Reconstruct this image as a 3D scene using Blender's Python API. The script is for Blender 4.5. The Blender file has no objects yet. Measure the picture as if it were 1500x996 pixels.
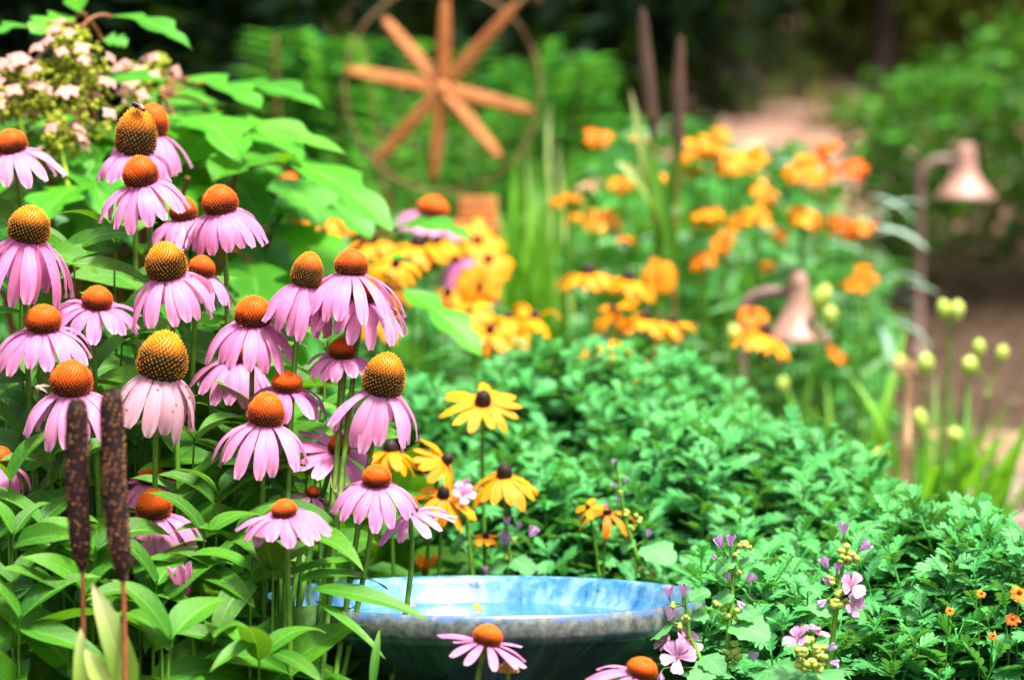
import bpy, math, random
import numpy as np
from mathutils import Vector, Matrix

R = math.radians
rnd = random.Random(7)
rng = np.random.default_rng(11)

# ------------------------------------------------------------------ camera, sky, sun, exposure
SC = bpy.context.scene
COL = SC.collection
CAM_H, PITCH, FOCUS = 0.95, 2.5, 3.0
LENS = 113.7
cam_data = bpy.data.cameras.new("camera")
cam = bpy.data.objects.new("camera", cam_data)
COL.objects.link(cam)
cam.location = (0, 0, CAM_H)
cam.rotation_euler = (R(90 - PITCH), 0, 0)
cam_data.lens = LENS
cam_data.sensor_width = 36
cam_data.clip_end = 400
cam_data.clip_start = 0.05
cam_data.dof.use_dof = True
cam_data.dof.focus_distance = FOCUS
cam_data.dof.aperture_fstop = 4.3
SC.camera = cam

world = bpy.data.worlds.new("World")
SC.world = world
world.use_nodes = True
SUN_EL, SUN_AZ = 70, 135      # azimuth measured from +Y clockwise: behind the camera, to the right
wn = world.node_tree
bg = wn.nodes["Background"]
sky = wn.nodes.new("ShaderNodeTexSky")
sky.sky_type = 'NISHITA'
sky.sun_disc = False
sky.sun_elevation = R(SUN_EL)
sky.sun_rotation = R(SUN_AZ)
sky.air_density = 0.7
sky.dust_density = 7.0
sky.ozone_density = 0.4
wn.links.new(sky.outputs[0], bg.inputs[0])
bg.inputs[1].default_value = 0.05

sun_d = bpy.data.lights.new("sun", 'SUN')
sun_d.energy = 1.5
sun_d.angle = R(10)
sun_d.color = (1.0, 0.95, 0.87)
sun = bpy.data.objects.new("sun", sun_d)
COL.objects.link(sun)
sdir = Vector((math.sin(R(SUN_AZ)) * math.cos(R(SUN_EL)), math.cos(R(SUN_AZ)) * math.cos(R(SUN_EL)), math.sin(R(SUN_EL))))
sun.rotation_euler = sdir.to_track_quat('Z', 'Y').to_euler()
sun.location = (2, -2, 6)

SC.view_settings.view_transform = 'Standard'
SC.view_settings.look = 'None'
SC.view_settings.gamma = 1.0
SC.view_settings.use_curve_mapping = False
SC.view_settings.exposure = 2.65
SC.cycles.use_denoising = True
SC.cycles.max_bounces = 6
SC.cycles.diffuse_bounces = 1
SC.cycles.glossy_bounces = 2
SC.cycles.transmission_bounces = 3
SC.cycles.sample_clamp_indirect = 4.0

# ------------------------------------------------------------------ where things stand
K = 36.0 / LENS / 1500.0           # metres across one photo pixel, per metre of depth
cp, sp = math.cos(R(PITCH)), math.sin(R(PITCH))
FWD = np.array((0, cp, -sp)); UPV = np.array((0, sp, cp)); RGT = np.array((1.0, 0, 0))
CAMP = np.array((0, 0, CAM_H))


def at(px, py, d):
    return CAMP + d * (FWD + RGT * (px - 750) * K + UPV * (498 - py) * K)


def ground_z(x, y):
    s = max(0.0, y - 2.4)
    z = 0.14 * s if s > 0.6 else 0.14 * s * s / 1.2 + 0.07 * s
    if y > 16:
        z -= 0.05 * (y - 16)
    return z + 0.012 * math.sin(3.1 * x + 1.3 * y) + 0.01 * math.sin(5.3 * y - 2 * x)


# ------------------------------------------------------------------ mesh helpers
class Geo:
    """Collects vertices, quads, triangles, UVs and colours and links them as one mesh object."""

    def __init__(self):
        self.V, self.Q, self.T, self.U, self.C, self.n = [], [], [], [], [], 0

    def add(self, V, Q=None, T=None, uv=None, col=None):
        V = np.asarray(V, float).reshape(-1, 3)
        m = len(V)
        self.V.append(V)
        if Q is not None and len(Q):
            self.Q.append(np.asarray(Q, np.int64).reshape(-1, 4) + self.n)
        if T is not None and len(T):
            self.T.append(np.asarray(T, np.int64).reshape(-1, 3) + self.n)
        self.U.append(np.zeros((m, 2)) if uv is None else np.asarray(uv, float).reshape(-1, 2))
        c = np.ones((m, 3)) if col is None else np.asarray(col, float)
        if c.ndim == 1:
            c = np.tile(c, (m, 1))
        self.C.append(c)
        self.n += m

    def add_geo(self, g, M=None, tint=None):
        V, Q, T, U, C = g
        if M is not None:
            V = V @ M[:3, :3].T + M[:3, 3]
        self.add(V, Q, T, U, C if tint is None else C * np.asarray(tint))

    def arrays(self):
        Q = np.concatenate(self.Q) if self.Q else np.zeros((0, 4), np.int64)
        T = np.concatenate(self.T) if self.T else np.zeros((0, 3), np.int64)
        return np.concatenate(self.V), Q, T, np.concatenate(self.U), np.concatenate(self.C)

    def mesh(self, name, mat, smooth=True):
        V, Q, T, U, C = self.arrays()
        me = bpy.data.meshes.new(name)
        me.vertices.add(len(V))
        me.vertices.foreach_set("co", V.astype(np.float32).ravel())
        loops = np.concatenate([Q.ravel(), T.ravel()]).astype(np.int32)
        me.loops.add(len(loops))
        me.loops.foreach_set("vertex_index", loops)
        starts = np.concatenate([np.arange(len(Q)) * 4, len(Q) * 4 + np.arange(len(T)) * 3]).astype(np.int32)
        me.polygons.add(len(starts))
        me.polygons.foreach_set("loop_start", starts)
        me.polygons.foreach_set("use_smooth", np.full(len(starts), bool(smooth)))
        ul = me.uv_layers.new(name="UVMap")
        ul.data.foreach_set("uv", U[loops].astype(np.float32).ravel())
        ca = me.color_attributes.new("Col", 'FLOAT_COLOR', 'POINT')
        ca.data.foreach_set("color", np.concatenate([C, np.ones((len(C), 1))], 1).astype(np.float32).ravel())
        me.update(calc_edges=True)
        me.validate()
        for m in (mat if isinstance(mat, (list, tuple)) else [mat]):
            me.materials.append(m)
        return me

    def build(self, name, mat, parent=None, smooth=True, origin=None):
        """World-space geometry becomes an object at origin (its parent's origin when it is a part)."""
        if parent is not None:
            origin = parent["_o"]
        o3 = np.zeros(3) if origin is None else np.asarray(origin, float)
        self.V = [v - o3 for v in self.V]
        ob = bpy.data.objects.new(name, self.mesh(name, mat, smooth))
        COL.objects.link(ob)
        if parent is not None:
            ob.parent = parent["ob"]
        else:
            ob.location = o3
        return ob


def tag(o, label, cat, group=None, kind=None):
    o["label"] = label
    o["category"] = cat
    if group:
        o["group"] = group
    if kind:
        o["kind"] = kind
    return o


def struct(o):
    o["kind"] = "structure"
    return o


def thing(name, label, cat, loc, group=None):
    o = bpy.data.objects.new(name, None)
    o.empty_display_size = 0.05
    COL.objects.link(o)
    o.location = loc
    tag(o, label, cat, group)
    return {"ob": o, "_o": np.asarray(loc, float)}


def sub(ob, parent):
    """Parent for a sub-part: shares the world origin of the thing."""
    return {"ob": ob, "_o": parent["_o"]}


def unit(v):
    v = np.asarray(v, float)
    return v / (np.linalg.norm(v) + 1e-12)


def frame(p, ydir, up=(0, 0, 1), s=1.0):
    """4x4: local Y along ydir, local Z as near as possible to up."""
    y = unit(ydir)
    x = np.cross(y, up)
    if np.linalg.norm(x) < 1e-5:
        x = np.cross(y, (0.31, 0.9, 0.2))
    x = unit(x)
    z = np.cross(x, y)
    M = np.eye(4)
    M[:3, 0], M[:3, 1], M[:3, 2] = x * s, y * s, z * s
    M[:3, 3] = p
    return M


def part_copy(name, me, parent, M):
    """A part that shares mesh data, placed by a world matrix."""
    o = bpy.data.objects.new(name, me)
    COL.objects.link(o)
    o.parent = parent["ob"]
    M = M.copy()
    M[:3, 3] -= parent["_o"]
    o.matrix_local = Matrix(M.tolist())
    return o


def grid_faces(nv, nu, wrap=False):
    i, j = np.meshgrid(np.arange(nv), np.arange(nu if wrap else nu), indexing='ij')
    cols = nu if wrap else nu + 1
    j2 = (j + 1) % cols
    return np.stack([i * cols + j, i * cols + j2, (i + 1) * cols + j2, (i + 1) * cols + j], -1).reshape(-1, 4)


def tube(pts, rad, seg=7, cap=True):
    pts = np.asarray(pts, float)
    n = len(pts)
    rad = np.broadcast_to(np.asarray(rad, float), (n,)) if np.ndim(rad) < 2 else rad
    t = np.gradient(pts, axis=0)
    t /= np.linalg.norm(t, axis=1)[:, None] + 1e-12
    ref = np.array((0.17, 1.0, 0.05)) if abs(t[0][1]) < 0.9 else np.array((1.0, 0.1, 0.1))
    a = np.linspace(0, 2 * np.pi, seg, endpoint=False)
    V = []
    for k in range(n):
        x = unit(np.cross(t[k], ref))
        y = np.cross(x, t[k])
        V.append(pts[k] + rad[k] * (np.cos(a)[:, None] * x + np.sin(a)[:, None] * y))
    V = np.concatenate(V)
    Q = grid_faces(n - 1, seg, True)
    T = []
    if cap:
        V = np.concatenate([V, pts[:1], pts[-1:]])
        for j in range(seg):
            T.append((n * seg, j, (j + 1) % seg))
            T.append((n * seg + 1, (n - 1) * seg + (j + 1) % seg, (n - 1) * seg + j))
    U = np.zeros((len(V), 2))
    U[:n * seg, 1] = np.repeat(np.linspace(0, 1, n), seg)
    U[:n * seg, 0] = np.tile(a / (2 * np.pi), n)
    return V, Q, np.array(T).reshape(-1, 3), U, np.ones((len(V), 3))


def bezier(p0, p1, p2, p3, n=14):
    t = np.linspace(0, 1, n)[:, None]
    return (1 - t) ** 3 * np.asarray(p0) + 3 * (1 - t) ** 2 * t * np.asarray(p1) + 3 * (1 - t) * t * t * np.asarray(p2) + t ** 3 * np.asarray(p3)


def lathe(prof, seg=48):
    """prof: (r, z) pairs; axis +Z."""
    prof = np.asarray(prof, float)
    a = np.linspace(0, 2 * np.pi, seg, endpoint=False)
    V = np.stack([prof[:, 0][:, None] * np.cos(a), prof[:, 0][:, None] * np.sin(a), np.repeat(prof[:, 1][:, None], seg, 1)], -1).reshape(-1, 3)
    Q = grid_faces(len(prof) - 1, seg, True)
    U = np.stack([np.tile(a / (2 * np.pi), len(prof)), np.repeat(np.linspace(0, 1, len(prof)), seg)], -1)
    return V, Q, None, U, np.ones((len(V), 3))


def blade(L, W, prof, nv=10, nu=4, bend=0.6, fold=0.25, wave=0.0, sweep=0.0, twist=0.0, lift=0.0, r=rnd):
    """A leaf or petal: grows along +Y from the origin, upper face +Z, bending down by `bend` radians."""
    v = np.linspace(0, 1, nv + 1)
    u = np.linspace(-1, 1, nu + 1)
    w = prof(v) * W / 2
    a = lift - bend * v ** 1.2
    cy = np.concatenate([[0], np.cumsum(np.cos((a[1:] + a[:-1]) / 2))]) * L / nv
    cz = np.concatenate([[0], np.cumsum(np.sin((a[1:] + a[:-1]) / 2))]) * L / nv
    ph = r.random() * 6.28
    uu, vv = np.meshgrid(u, v)
    ww = np.repeat(w[:, None], nu + 1, 1)
    au = np.abs(uu)
    x = uu * ww * math.cos(fold)
    off = au * ww * math.sin(fold) + wave * W * au * np.sin(vv * 9 + ph + uu * 1.3)
    along = sweep * au * ww
    tw = twist * vv
    x2 = x * np.cos(tw) - off * np.sin(tw)
    off = x * np.sin(tw) + off * np.cos(tw)
    A = np.repeat(a[:, None], nu + 1, 1)
    y = cy[:, None] + along * np.cos(A) - off * np.sin(A)
    z = cz[:, None] + along * np.sin(A) + off * np.cos(A)
    V = np.stack([x2, y, z], -1).reshape(-1, 3)
    U = np.stack([(uu + 1) / 2, vv], -1).reshape(-1, 2)
    return V, grid_faces(nv, nu), None, U, np.ones((len(V), 3))


def p_lance(v):
    return np.where(v < 0.06, 0.08, 1.9 * np.clip(v, 0, 1) ** 0.62 * np.clip(1 - v, 0, 1) ** 0.95)


def p_ovate(v):
    return np.clip(np.where(v < 0.08, 0.1, 2.1 * np.clip(v - 0.04, 0, 1) ** 0.5 * np.clip(1 - v, 0, 1) ** 1.05), 0, 1.1)


def p_strap(v):
    return np.clip(1.0 - v ** 3.5, 0.0, 1) * (0.55 + 0.45 * np.minimum(1, v * 5))


CH_V = [0, .1, .18, .24, .30, .38, .45, .53, .60, .68, .75, .82, .89, .95, 1]
CH_W = [.06, .07, .12, .50, .22, .85, .30, 1.0, .36, .86, .42, .66, .34, .22, 0]


def p_chrys(v):
    return np.interp(v, CH_V, CH_W)


HY_V = [0, .06, .12, .20, .28, .36, .45, .54, .62, .68, .76, .84, .92, 1]
HY_W = [.05, .34, .66, .92, .62, .46, .86, 1.0, .70, .40, .58, .46, .22, 0]


def p_hyd(v):
    return np.interp(v, HY_V, HY_W)


def ball(c, r, nu=8, nv=6, sq=(1, 1, 1), ax=None):
    a = np.linspace(0, 2 * np.pi, nu, endpoint=False)
    b = np.linspace(-np.pi / 2, np.pi / 2, nv + 1)
    V = np.stack([np.cos(b)[:, None] * np.cos(a), np.cos(b)[:, None] * np.sin(a), np.repeat(np.sin(b)[:, None], nu, 1)], -1).reshape(-1, 3)
    V = V * np.asarray(sq) * r
    U = np.stack([np.tile(a / (2 * np.pi), nv + 1), np.repeat(np.linspace(0, 1, nv + 1), nu)], -1)
    if ax is not None:
        M = frame((0, 0, 0), ax, (0.1, 0.2, 1))
        V = V[:, [0, 2, 1]] @ M[:3, :3].T
    return V + np.asarray(c), grid_faces(nv, nu, True), None, U, np.ones((len(V), 3))


def box(c, s, rot=None, bev=0.0):
    """Bevelled box as arrays (chamfered edges via an inset copy of each face)."""
    bm = bmesh_box(s, bev)
    V, Q, T = bm
    if rot is not None:
        V = V @ np.asarray(rot).T
    return V + np.asarray(c), Q, T, np.zeros((len(V), 2)), np.ones((len(V), 3))


import bmesh


def bmesh_box(s, bev):
    b = bmesh.new()
    bmesh.ops.create_cube(b, size=1)
    for v in b.verts:
        v.co = Vector((v.co.x * s[0], v.co.y * s[1], v.co.z * s[2]))
    if bev > 0:
        bmesh.ops.bevel(b, geom=b.edges[:], offset=bev, segments=2, affect='EDGES', profile=0.5)
    bmesh.ops.triangulate(b, faces=[f for f in b.faces if len(f.verts) > 4])
    b.verts.ensure_lookup_table()
    b.verts.index_update()
    V = np.array([v.co[:] for v in b.verts])
    Q = [[v.index for v in f.verts] for f in b.faces if len(f.verts) == 4]
    T = [[v.index for v in f.verts] for f in b.faces if len(f.verts) == 3]
    b.free()
    return V, np.array(Q).reshape(-1, 4), np.array(T).reshape(-1, 3)


# ------------------------------------------------------------------ materials
def nodes(name):
    m = bpy.data.materials.new(name)
    m.use_nodes = True
    nt = m.node_tree
    nt.nodes.clear()
    out = nt.nodes.new("ShaderNodeOutputMaterial")
    return m, nt, out


def N(nt, t, **kw):
    n = nt.nodes.new("ShaderNode" + t)
    for k, v in kw.items():
        if k == "op":
            n.operation = v
        else:
            setattr(n, k, v)
    return n


def math_node(nt, op, a, b=None, c=None):
    n = N(nt, "Math", op=op)
    for k, x in enumerate((a, b, c)):
        if x is None:
            continue
        if isinstance(x, (int, float)):
            n.inputs[k].default_value = x
        else:
            nt.links.new(x, n.inputs[k])
    return n.outputs[0]


def mixc(nt, f, a, b, mode='MIX'):
    n = N(nt, "MixRGB", blend_type=mode)
    for k, x in zip((0, 1, 2), (f, a, b)):
        if isinstance(x, (int, float)):
            n.inputs[k].default_value = x
        elif isinstance(x, tuple):
            n.inputs[k].default_value = (*x, 1)
        else:
            nt.links.new(x, n.inputs[k])
    return n.outputs[0]


def ramp(nt, f, stops):
    n = N(nt, "ValToRGB")
    e = n.color_ramp.elements
    while len(e) < len(stops):
        e.new(0.5)
    for k, (p, c) in enumerate(stops):
        e[k].position = p
        e[k].color = (*c, 1) if len(c) == 3 else c
    nt.links.new(f, n.inputs[0])
    return n.outputs[0]


def noise(nt, scale, detail=4, rough=0.55, vec=None, dist=0.0):
    n = N(nt, "TexNoise")
    n.inputs["Scale"].default_value = scale
    n.inputs["Detail"].default_value = detail
    n.inputs["Roughness"].default_value = rough
    n.inputs["Distortion"].default_value = dist
    if vec is None:
        vec = N(nt, "TexCoord").outputs["Object"]
    nt.links.new(vec, n.inputs["Vector"])
    return n.outputs["Fac"]


def surface(nt, out, col, rough=0.5, spec=0.4, transl=0.0, bump=None, bstr=0.3, bdist=0.002, coat=0.0, tcol=None, metal=0.0):
    p = N(nt, "BsdfPrincipled")
    if isinstance(col, tuple):
        p.inputs["Base Color"].default_value = (*col, 1)
    else:
        nt.links.new(col, p.inputs["Base Color"])
    if isinstance(rough, (int, float)):
        p.inputs["Roughness"].default_value = rough
    else:
        nt.links.new(rough, p.inputs["Roughness"])
    p.inputs["Specular IOR Level"].default_value = spec
    p.inputs["Coat Weight"].default_value = coat
    p.inputs["Metallic"].default_value = metal
    if bump is not None:
        b = N(nt, "Bump")
        b.inputs["Strength"].default_value = bstr
        b.inputs["Distance"].default_value = bdist
        nt.links.new(bump, b.inputs["Height"])
        nt.links.new(b.outputs[0], p.inputs["Normal"])
    sh = p.outputs[0]
    if transl > 0:
        t = N(nt, "BsdfTranslucent")
        c = tcol if tcol is not None else col
        if isinstance(c, tuple):
            t.inputs[0].default_value = (*c, 1)
        else:
            nt.links.new(c, t.inputs[0])
        mx = N(nt, "MixShader")
        mx.inputs[0].default_value = transl
        nt.links.new(sh, mx.inputs[1])
        nt.links.new(t.outputs[0], mx.inputs[2])
        sh = mx.outputs[0]
    nt.links.new(sh, out.inputs[0])
    return p


def leaf_mat(name, ca, cb, vein, rough=0.42, spec=0.45, transl=0.22, vf=14.0, vs=0.35, nscale=25.0, yel=None, spots=0.0):
    """Leaf: two greens mixed by noise and per leaf, pale midrib and side veins from the leaf's own UVs."""
    m, nt, out = nodes(name)
    uv = N(nt, "UVMap").outputs[0]
    sx = N(nt, "SeparateXYZ")
    nt.links.new(uv, sx.inputs[0])
    au = math_node(nt, 'ABSOLUTE', math_node(nt, 'SUBTRACT', sx.outputs[0], 0.5))
    rib = math_node(nt, 'SMOOTH_MIN', math_node(nt, 'SUBTRACT', 1.0, math_node(nt, 'MULTIPLY', au, 16.0)), 1.0, 0.2)
    rib = math_node(nt, 'MAXIMUM', rib, 0.0)
    wv = math_node(nt, 'SINE', math_node(nt, 'MULTIPLY', math_node(nt, 'SUBTRACT', sx.outputs[1], math_node(nt, 'MULTIPLY', au, 0.55)), vf * 6.283))
    side = math_node(nt, 'POWER', math_node(nt, 'MAXIMUM', wv, 0.0), 7.0)
    vn = math_node(nt, 'MAXIMUM', rib, math_node(nt, 'MULTIPLY', side, vs))
    nz = noise(nt, nscale)
    oi = N(nt, "ObjectInfo")
    f = math_node(nt, 'ADD', math_node(nt, 'MULTIPLY', math_node(nt, 'SUBTRACT', nz, 0.5), 1.4), oi.outputs["Random"])
    col = mixc(nt, f, ca, cb)
    if yel is not None:
        tip = math_node(nt, 'POWER', math_node(nt, 'MULTIPLY', sx.outputs[1], math_node(nt, 'ADD', nz, 0.35)), 2.0)
        col = mixc(nt, tip, col, yel)
    if spots > 0:
        sp_ = ramp(nt, noise(nt, 140.0, 2), [(0.66, (0, 0, 0)), (0.72, (spots,) * 3)])
        col = mixc(nt, sp_, col, (0.10, 0.06, 0.02))
    col = mixc(nt, math_node(nt, 'MULTIPLY', vn, 0.7), col, vein)
    at_ = N(nt, "Attribute", attribute_name="Col")
    col = mixc(nt, 1.0, col, at_.outputs["Color"], 'MULTIPLY')
    bh = math_node(nt, 'ADD', math_node(nt, 'MULTIPLY', vn, -1.0), math_node(nt, 'MULTIPLY', noise(nt, nscale * 6, 2), 0.6))
    rg = math_node(nt, 'ADD', math_node(nt, 'MULTIPLY', nz, 0.25), rough - 0.12)
    tc = mixc(nt, 0.35, col, (0.35, 0.75, 0.02), 'MIX')
    surface(nt, out, col, rg, spec, transl, bh, 0.35, 0.0015, tcol=tc)
    return m


def petal_mat(name, base, mid, tip, streak, transl=0.3, rough=0.5, spots=0.0, lines=26.0):
    m, nt, out = nodes(name)
    uv = N(nt, "UVMap").outputs[0]
    sx = N(nt, "SeparateXYZ")
    nt.links.new(uv, sx.inputs[0])
    mp = N(nt, "Mapping")
    mp.inputs["Scale"].default_value = (lines, 1.6, 1)
    nt.links.new(uv, mp.inputs[0])
    geo_n = noise(nt, 60.0, 2)
    st = noise(nt, 1.0, 3, 0.6, mp.outputs[0])
    col = ramp(nt, sx.outputs[1], [(0.0, base), (0.35, mid), (0.82, mid), (1.0, tip)])
    col = mixc(nt, ramp(nt, st, [(0.42, (0, 0, 0)), (0.60, (0.95, 0.95, 0.95))]), col, streak)
    oi = N(nt, "ObjectInfo")
    f = math_node(nt, 'ADD', math_node(nt, 'MULTIPLY', geo_n, 0.35), math_node(nt, 'MULTIPLY', oi.outputs["Random"], 0.3))
    col = mixc(nt, math_node(nt, 'MULTIPLY', f, 0.6), col, tip)
    if spots > 0:
        sp_ = ramp(nt, noise(nt, 95.0, 1), [(0.67, (0, 0, 0)), (0.70, (spots,) * 3)])
        col = mixc(nt, sp_, col, (0.12, 0.03, 0.03))
    at_ = N(nt, "Attribute", attribute_name="Col")
    col = mixc(nt, 1.0, col, at_.outputs["Color"], 'MULTIPLY')
    surface(nt, out, col, rough, 0.3, transl, st, 0.35, 0.001)
    return m


def col_mat(name, rough=0.6, spec=0.3, transl=0.0, nscale=300.0, amount=0.35, bstr=0.3):
    """Colour from the mesh's own colour attribute with a little noise (cones, seeds, bees)."""
    m, nt, out = nodes(name)
    at_ = N(nt, "Attribute", attribute_name="Col")
    nz = noise(nt, nscale, 3)
    v = ramp(nt, nz, [(0.3, (1 - amount,) * 3), (0.7, (1.0, 1.0, 1.0))])
    col = mixc(nt, 1.0, at_.outputs["Color"], v, 'MULTIPLY')
    surface(nt, out, col, rough, spec, transl, nz, bstr, 0.001)
    return m


def noise_mat(name, ca, cb, scale, rough=0.7, spec=0.3, bstr=0.4, bdist=0.004, cc=None, transl=0.0, lo=0.35, hi=0.65, stretch=None, detail=6, metal=0.0):
    m, nt, out = nodes(name)
    vec = None
    if stretch:
        mp = N(nt, "Mapping")
        mp.inputs["Scale"].default_value = stretch
        nt.links.new(N(nt, "TexCoord").outputs["Object"], mp.inputs[0])
        vec = mp.outputs[0]
    nz = noise(nt, scale, detail, 0.6, vec)
    stops = [(lo, ca), (hi, cb)] + ([(min(1, hi + 0.12), cc)] if cc else [])
    col = ramp(nt, nz, stops)
    at_ = N(nt, "Attribute", attribute_name="Col")
    col = mixc(nt, 1.0, col, at_.outputs["Color"], 'MULTIPLY')
    surface(nt, out, col, rough, spec, transl, nz, bstr, bdist, metal=metal)
    return m


M = {}
M['cone_leaf'] = leaf_mat("coneflower_leaf", (0.013, 0.095, 0.004), (0.050, 0.24, 0.006), (0.12, 0.36, 0.03), 0.48, 0.32, 0.28, 7, 0.28, 22, yel=(0.10, 0.26, 0.012), spots=0.5)
M['stem'] = noise_mat("green_stem", (0.05, 0.17, 0.01), (0.13, 0.32, 0.02), 60, 0.5, 0.35, 0.3, 0.001, transl=0.0)
M['chrys'] = leaf_mat("chrysanthemum_leaf", (0.014, 0.17, 0.024), (0.078, 0.40, 0.092), (0.16, 0.48, 0.16), 0.5, 0.36, 0.24, 5, 0.2, 18)
M['hyd_leaf'] = leaf_mat("hydrangea_leaf", (0.030, 0.22, 0.005), (0.085, 0.39, 0.010), (0.16, 0.46, 0.05), 0.46, 0.36, 0.32, 6, 0.45, 16)
M['mallow_leaf'] = leaf_mat("mallow_leaf", (0.05, 0.24, 0.06), (0.10, 0.38, 0.10), (0.2, 0.5, 0.2), 0.5, 0.4, 0.25, 6, 0.4, 20)
M['strap'] = leaf_mat("strap_leaf", (0.04, 0.20, 0.015), (0.10, 0.34, 0.025), (0.16, 0.4, 0.06), 0.42, 0.45, 0.3, 1, 0.0, 10)
M['grass'] = leaf_mat("grass_leaf", (0.07, 0.28, 0.008), (0.18, 0.46, 0.015), (0.2, 0.5, 0.06), 0.45, 0.4, 0.35, 1, 0.0, 8)
M['lime'] = leaf_mat("lime_leaf", (0.22, 0.46, 0.04), (0.42, 0.62, 0.10), (0.6, 0.75, 0.3), 0.45, 0.4, 0.35, 1, 0.0, 12, yel=(0.75, 0.72, 0.40))
M['fern'] = leaf_mat("fern_leaf", (0.03, 0.27, 0.03), (0.09, 0.48, 0.07), (0.1, 0.4, 0.08), 0.45, 0.45, 0.3, 2, 0.1, 8)
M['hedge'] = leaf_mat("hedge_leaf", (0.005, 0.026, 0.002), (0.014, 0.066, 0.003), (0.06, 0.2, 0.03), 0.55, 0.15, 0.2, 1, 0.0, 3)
M['bed'] = leaf_mat("bed_leaf", (0.018, 0.15, 0.02), (0.06, 0.32, 0.035), (0.12, 0.35, 0.08), 0.45, 0.45, 0.25, 5, 0.2, 8)
M['silver'] = leaf_mat("silver_leaf", (0.16, 0.34, 0.22), (0.34, 0.52, 0.40), (0.5, 0.65, 0.55), 0.5, 0.4, 0.2, 5, 0.2, 8)
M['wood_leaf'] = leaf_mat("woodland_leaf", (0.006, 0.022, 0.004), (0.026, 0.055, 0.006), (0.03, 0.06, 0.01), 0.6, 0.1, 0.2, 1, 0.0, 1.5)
M['olive_leaf'] = leaf_mat("olive_leaf", (0.07, 0.11, 0.010), (0.22, 0.26, 0.035), (0.12, 0.2, 0.04), 0.6, 0.15, 0.25, 1, 0.0, 1.5)
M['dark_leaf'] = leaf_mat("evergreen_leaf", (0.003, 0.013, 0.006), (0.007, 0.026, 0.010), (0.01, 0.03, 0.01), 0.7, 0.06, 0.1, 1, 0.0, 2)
M['pink'] = petal_mat("pink_petal", (0.58, 0.08, 0.35), (0.80, 0.245, 0.50), (0.92, 0.58, 0.72), (0.56, 0.08, 0.35))
M['pale'] = petal_mat("faded_petal", (0.62, 0.22, 0.38), (0.72, 0.40, 0.48), (0.76, 0.52, 0.50), (0.60, 0.25, 0.40), spots=0.8)
M['yellow'] = petal_mat("yellow_petal", (0.88, 0.24, 0.001), (0.95, 0.35, 0.001), (0.95, 0.41, 0.002), (0.88, 0.28, 0.001), transl=0.3)
M['orange'] = petal_mat("orange_petal", (0.86, 0.16, 0.001), (0.92, 0.25, 0.001), (0.92, 0.28, 0.002), (0.86, 0.19, 0.001), transl=0.3)
M['red_orange'] = petal_mat("red_orange_petal", (0.80, 0.10, 0.005), (0.88, 0.17, 0.008), (0.9, 0.24, 0.02), (0.8, 0.1, 0.005), transl=0.3)
M['mallow'] = petal_mat("mallow_petal", (0.62, 0.06, 0.38), (0.80, 0.42, 0.72), (0.88, 0.68, 0.86), (0.62, 0.10, 0.45), lines=9.0)
M['lilac'] = petal_mat("mallow_bud_petal", (0.45, 0.22, 0.55), (0.66, 0.46, 0.72), (0.80, 0.66, 0.85), (0.48, 0.2, 0.56))
M['cone'] = col_mat("seed_cone", 0.55, 0.3, 0.0, 700, 0.25, 0.15)
M['seed'] = col_mat("millet_seed", 0.7, 0.25, 0.0, 500, 0.4, 0.3)
M['bee'] = col_mat("bee_body", 0.6, 0.3, 0.0, 900, 0.3, 0.4)
M['wing'] = noise_mat("bee_wing", (0.25, 0.22, 0.18), (0.45, 0.42, 0.36), 300, 0.25, 0.6, 0.1, 0.001, transl=0.5)
M['floret'] = noise_mat("hydrangea_floret", (0.27, 0.37, 0.012), (0.50, 0.53, 0.045), 120, 0.6, 0.3, 0.3, 0.001, transl=0.2)
M['sepal'] = petal_mat("hydrangea_sepal", (0.60, 0.24, 0.20), (0.74, 0.38, 0.32), (0.76, 0.50, 0.38), (0.62, 0.26, 0.24))
M['brown_stem'] = noise_mat("brown_stem", (0.16, 0.05, 0.015), (0.30, 0.12, 0.04), 40, 0.6, 0.3, 0.4, 0.002)
M['red_stem'] = noise_mat("millet_stem", (0.14, 0.03, 0.012), (0.40, 0.13, 0.04), 30, 0.5, 0.4, 0.3, 0.001)
M['straw'] = noise_mat("dry_straw", (0.42, 0.22, 0.10), (0.70, 0.46, 0.26), 30, 0.7, 0.3, 0.4, 0.002)
M['pod'] = noise_mat("green_pod", (0.40, 0.58, 0.06), (0.62, 0.74, 0.18), 50, 0.45, 0.4, 0.2, 0.002, transl=0.25)
M['bark'] = noise_mat("tree_bark", (0.010, 0.008, 0.005), (0.05, 0.038, 0.026), 9, 0.9, 0.2, 0.8, 0.02, stretch=(1, 1, 0.2))
M['soil'] = noise_mat("soil", (0.020, 0.012, 0.007), (0.07, 0.045, 0.028), 14, 0.95, 0.1, 0.8, 0.02)
M['copper'] = noise_mat("lamp_copper", (0.30, 0.15, 0.11), (0.42, 0.25, 0.195), 26, 0.45, 0.5, 0.15, 0.002)
M['bronze'] = noise_mat("lamp_bronze", (0.10, 0.055, 0.045), (0.20, 0.12, 0.10), 30, 0.5, 0.5, 0.2, 0.002)
M['wood'] = noise_mat("red_wood", (0.36, 0.11, 0.025), (0.55, 0.20, 0.055), 18, 0.6, 0.35, 0.4, 0.003, stretch=(1, 1, 1))
M['iron'] = noise_mat("rusty_iron", (0.12, 0.065, 0.022), (0.23, 0.13, 0.05), 40, 0.7, 0.4, 0.4, 0.002)

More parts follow.
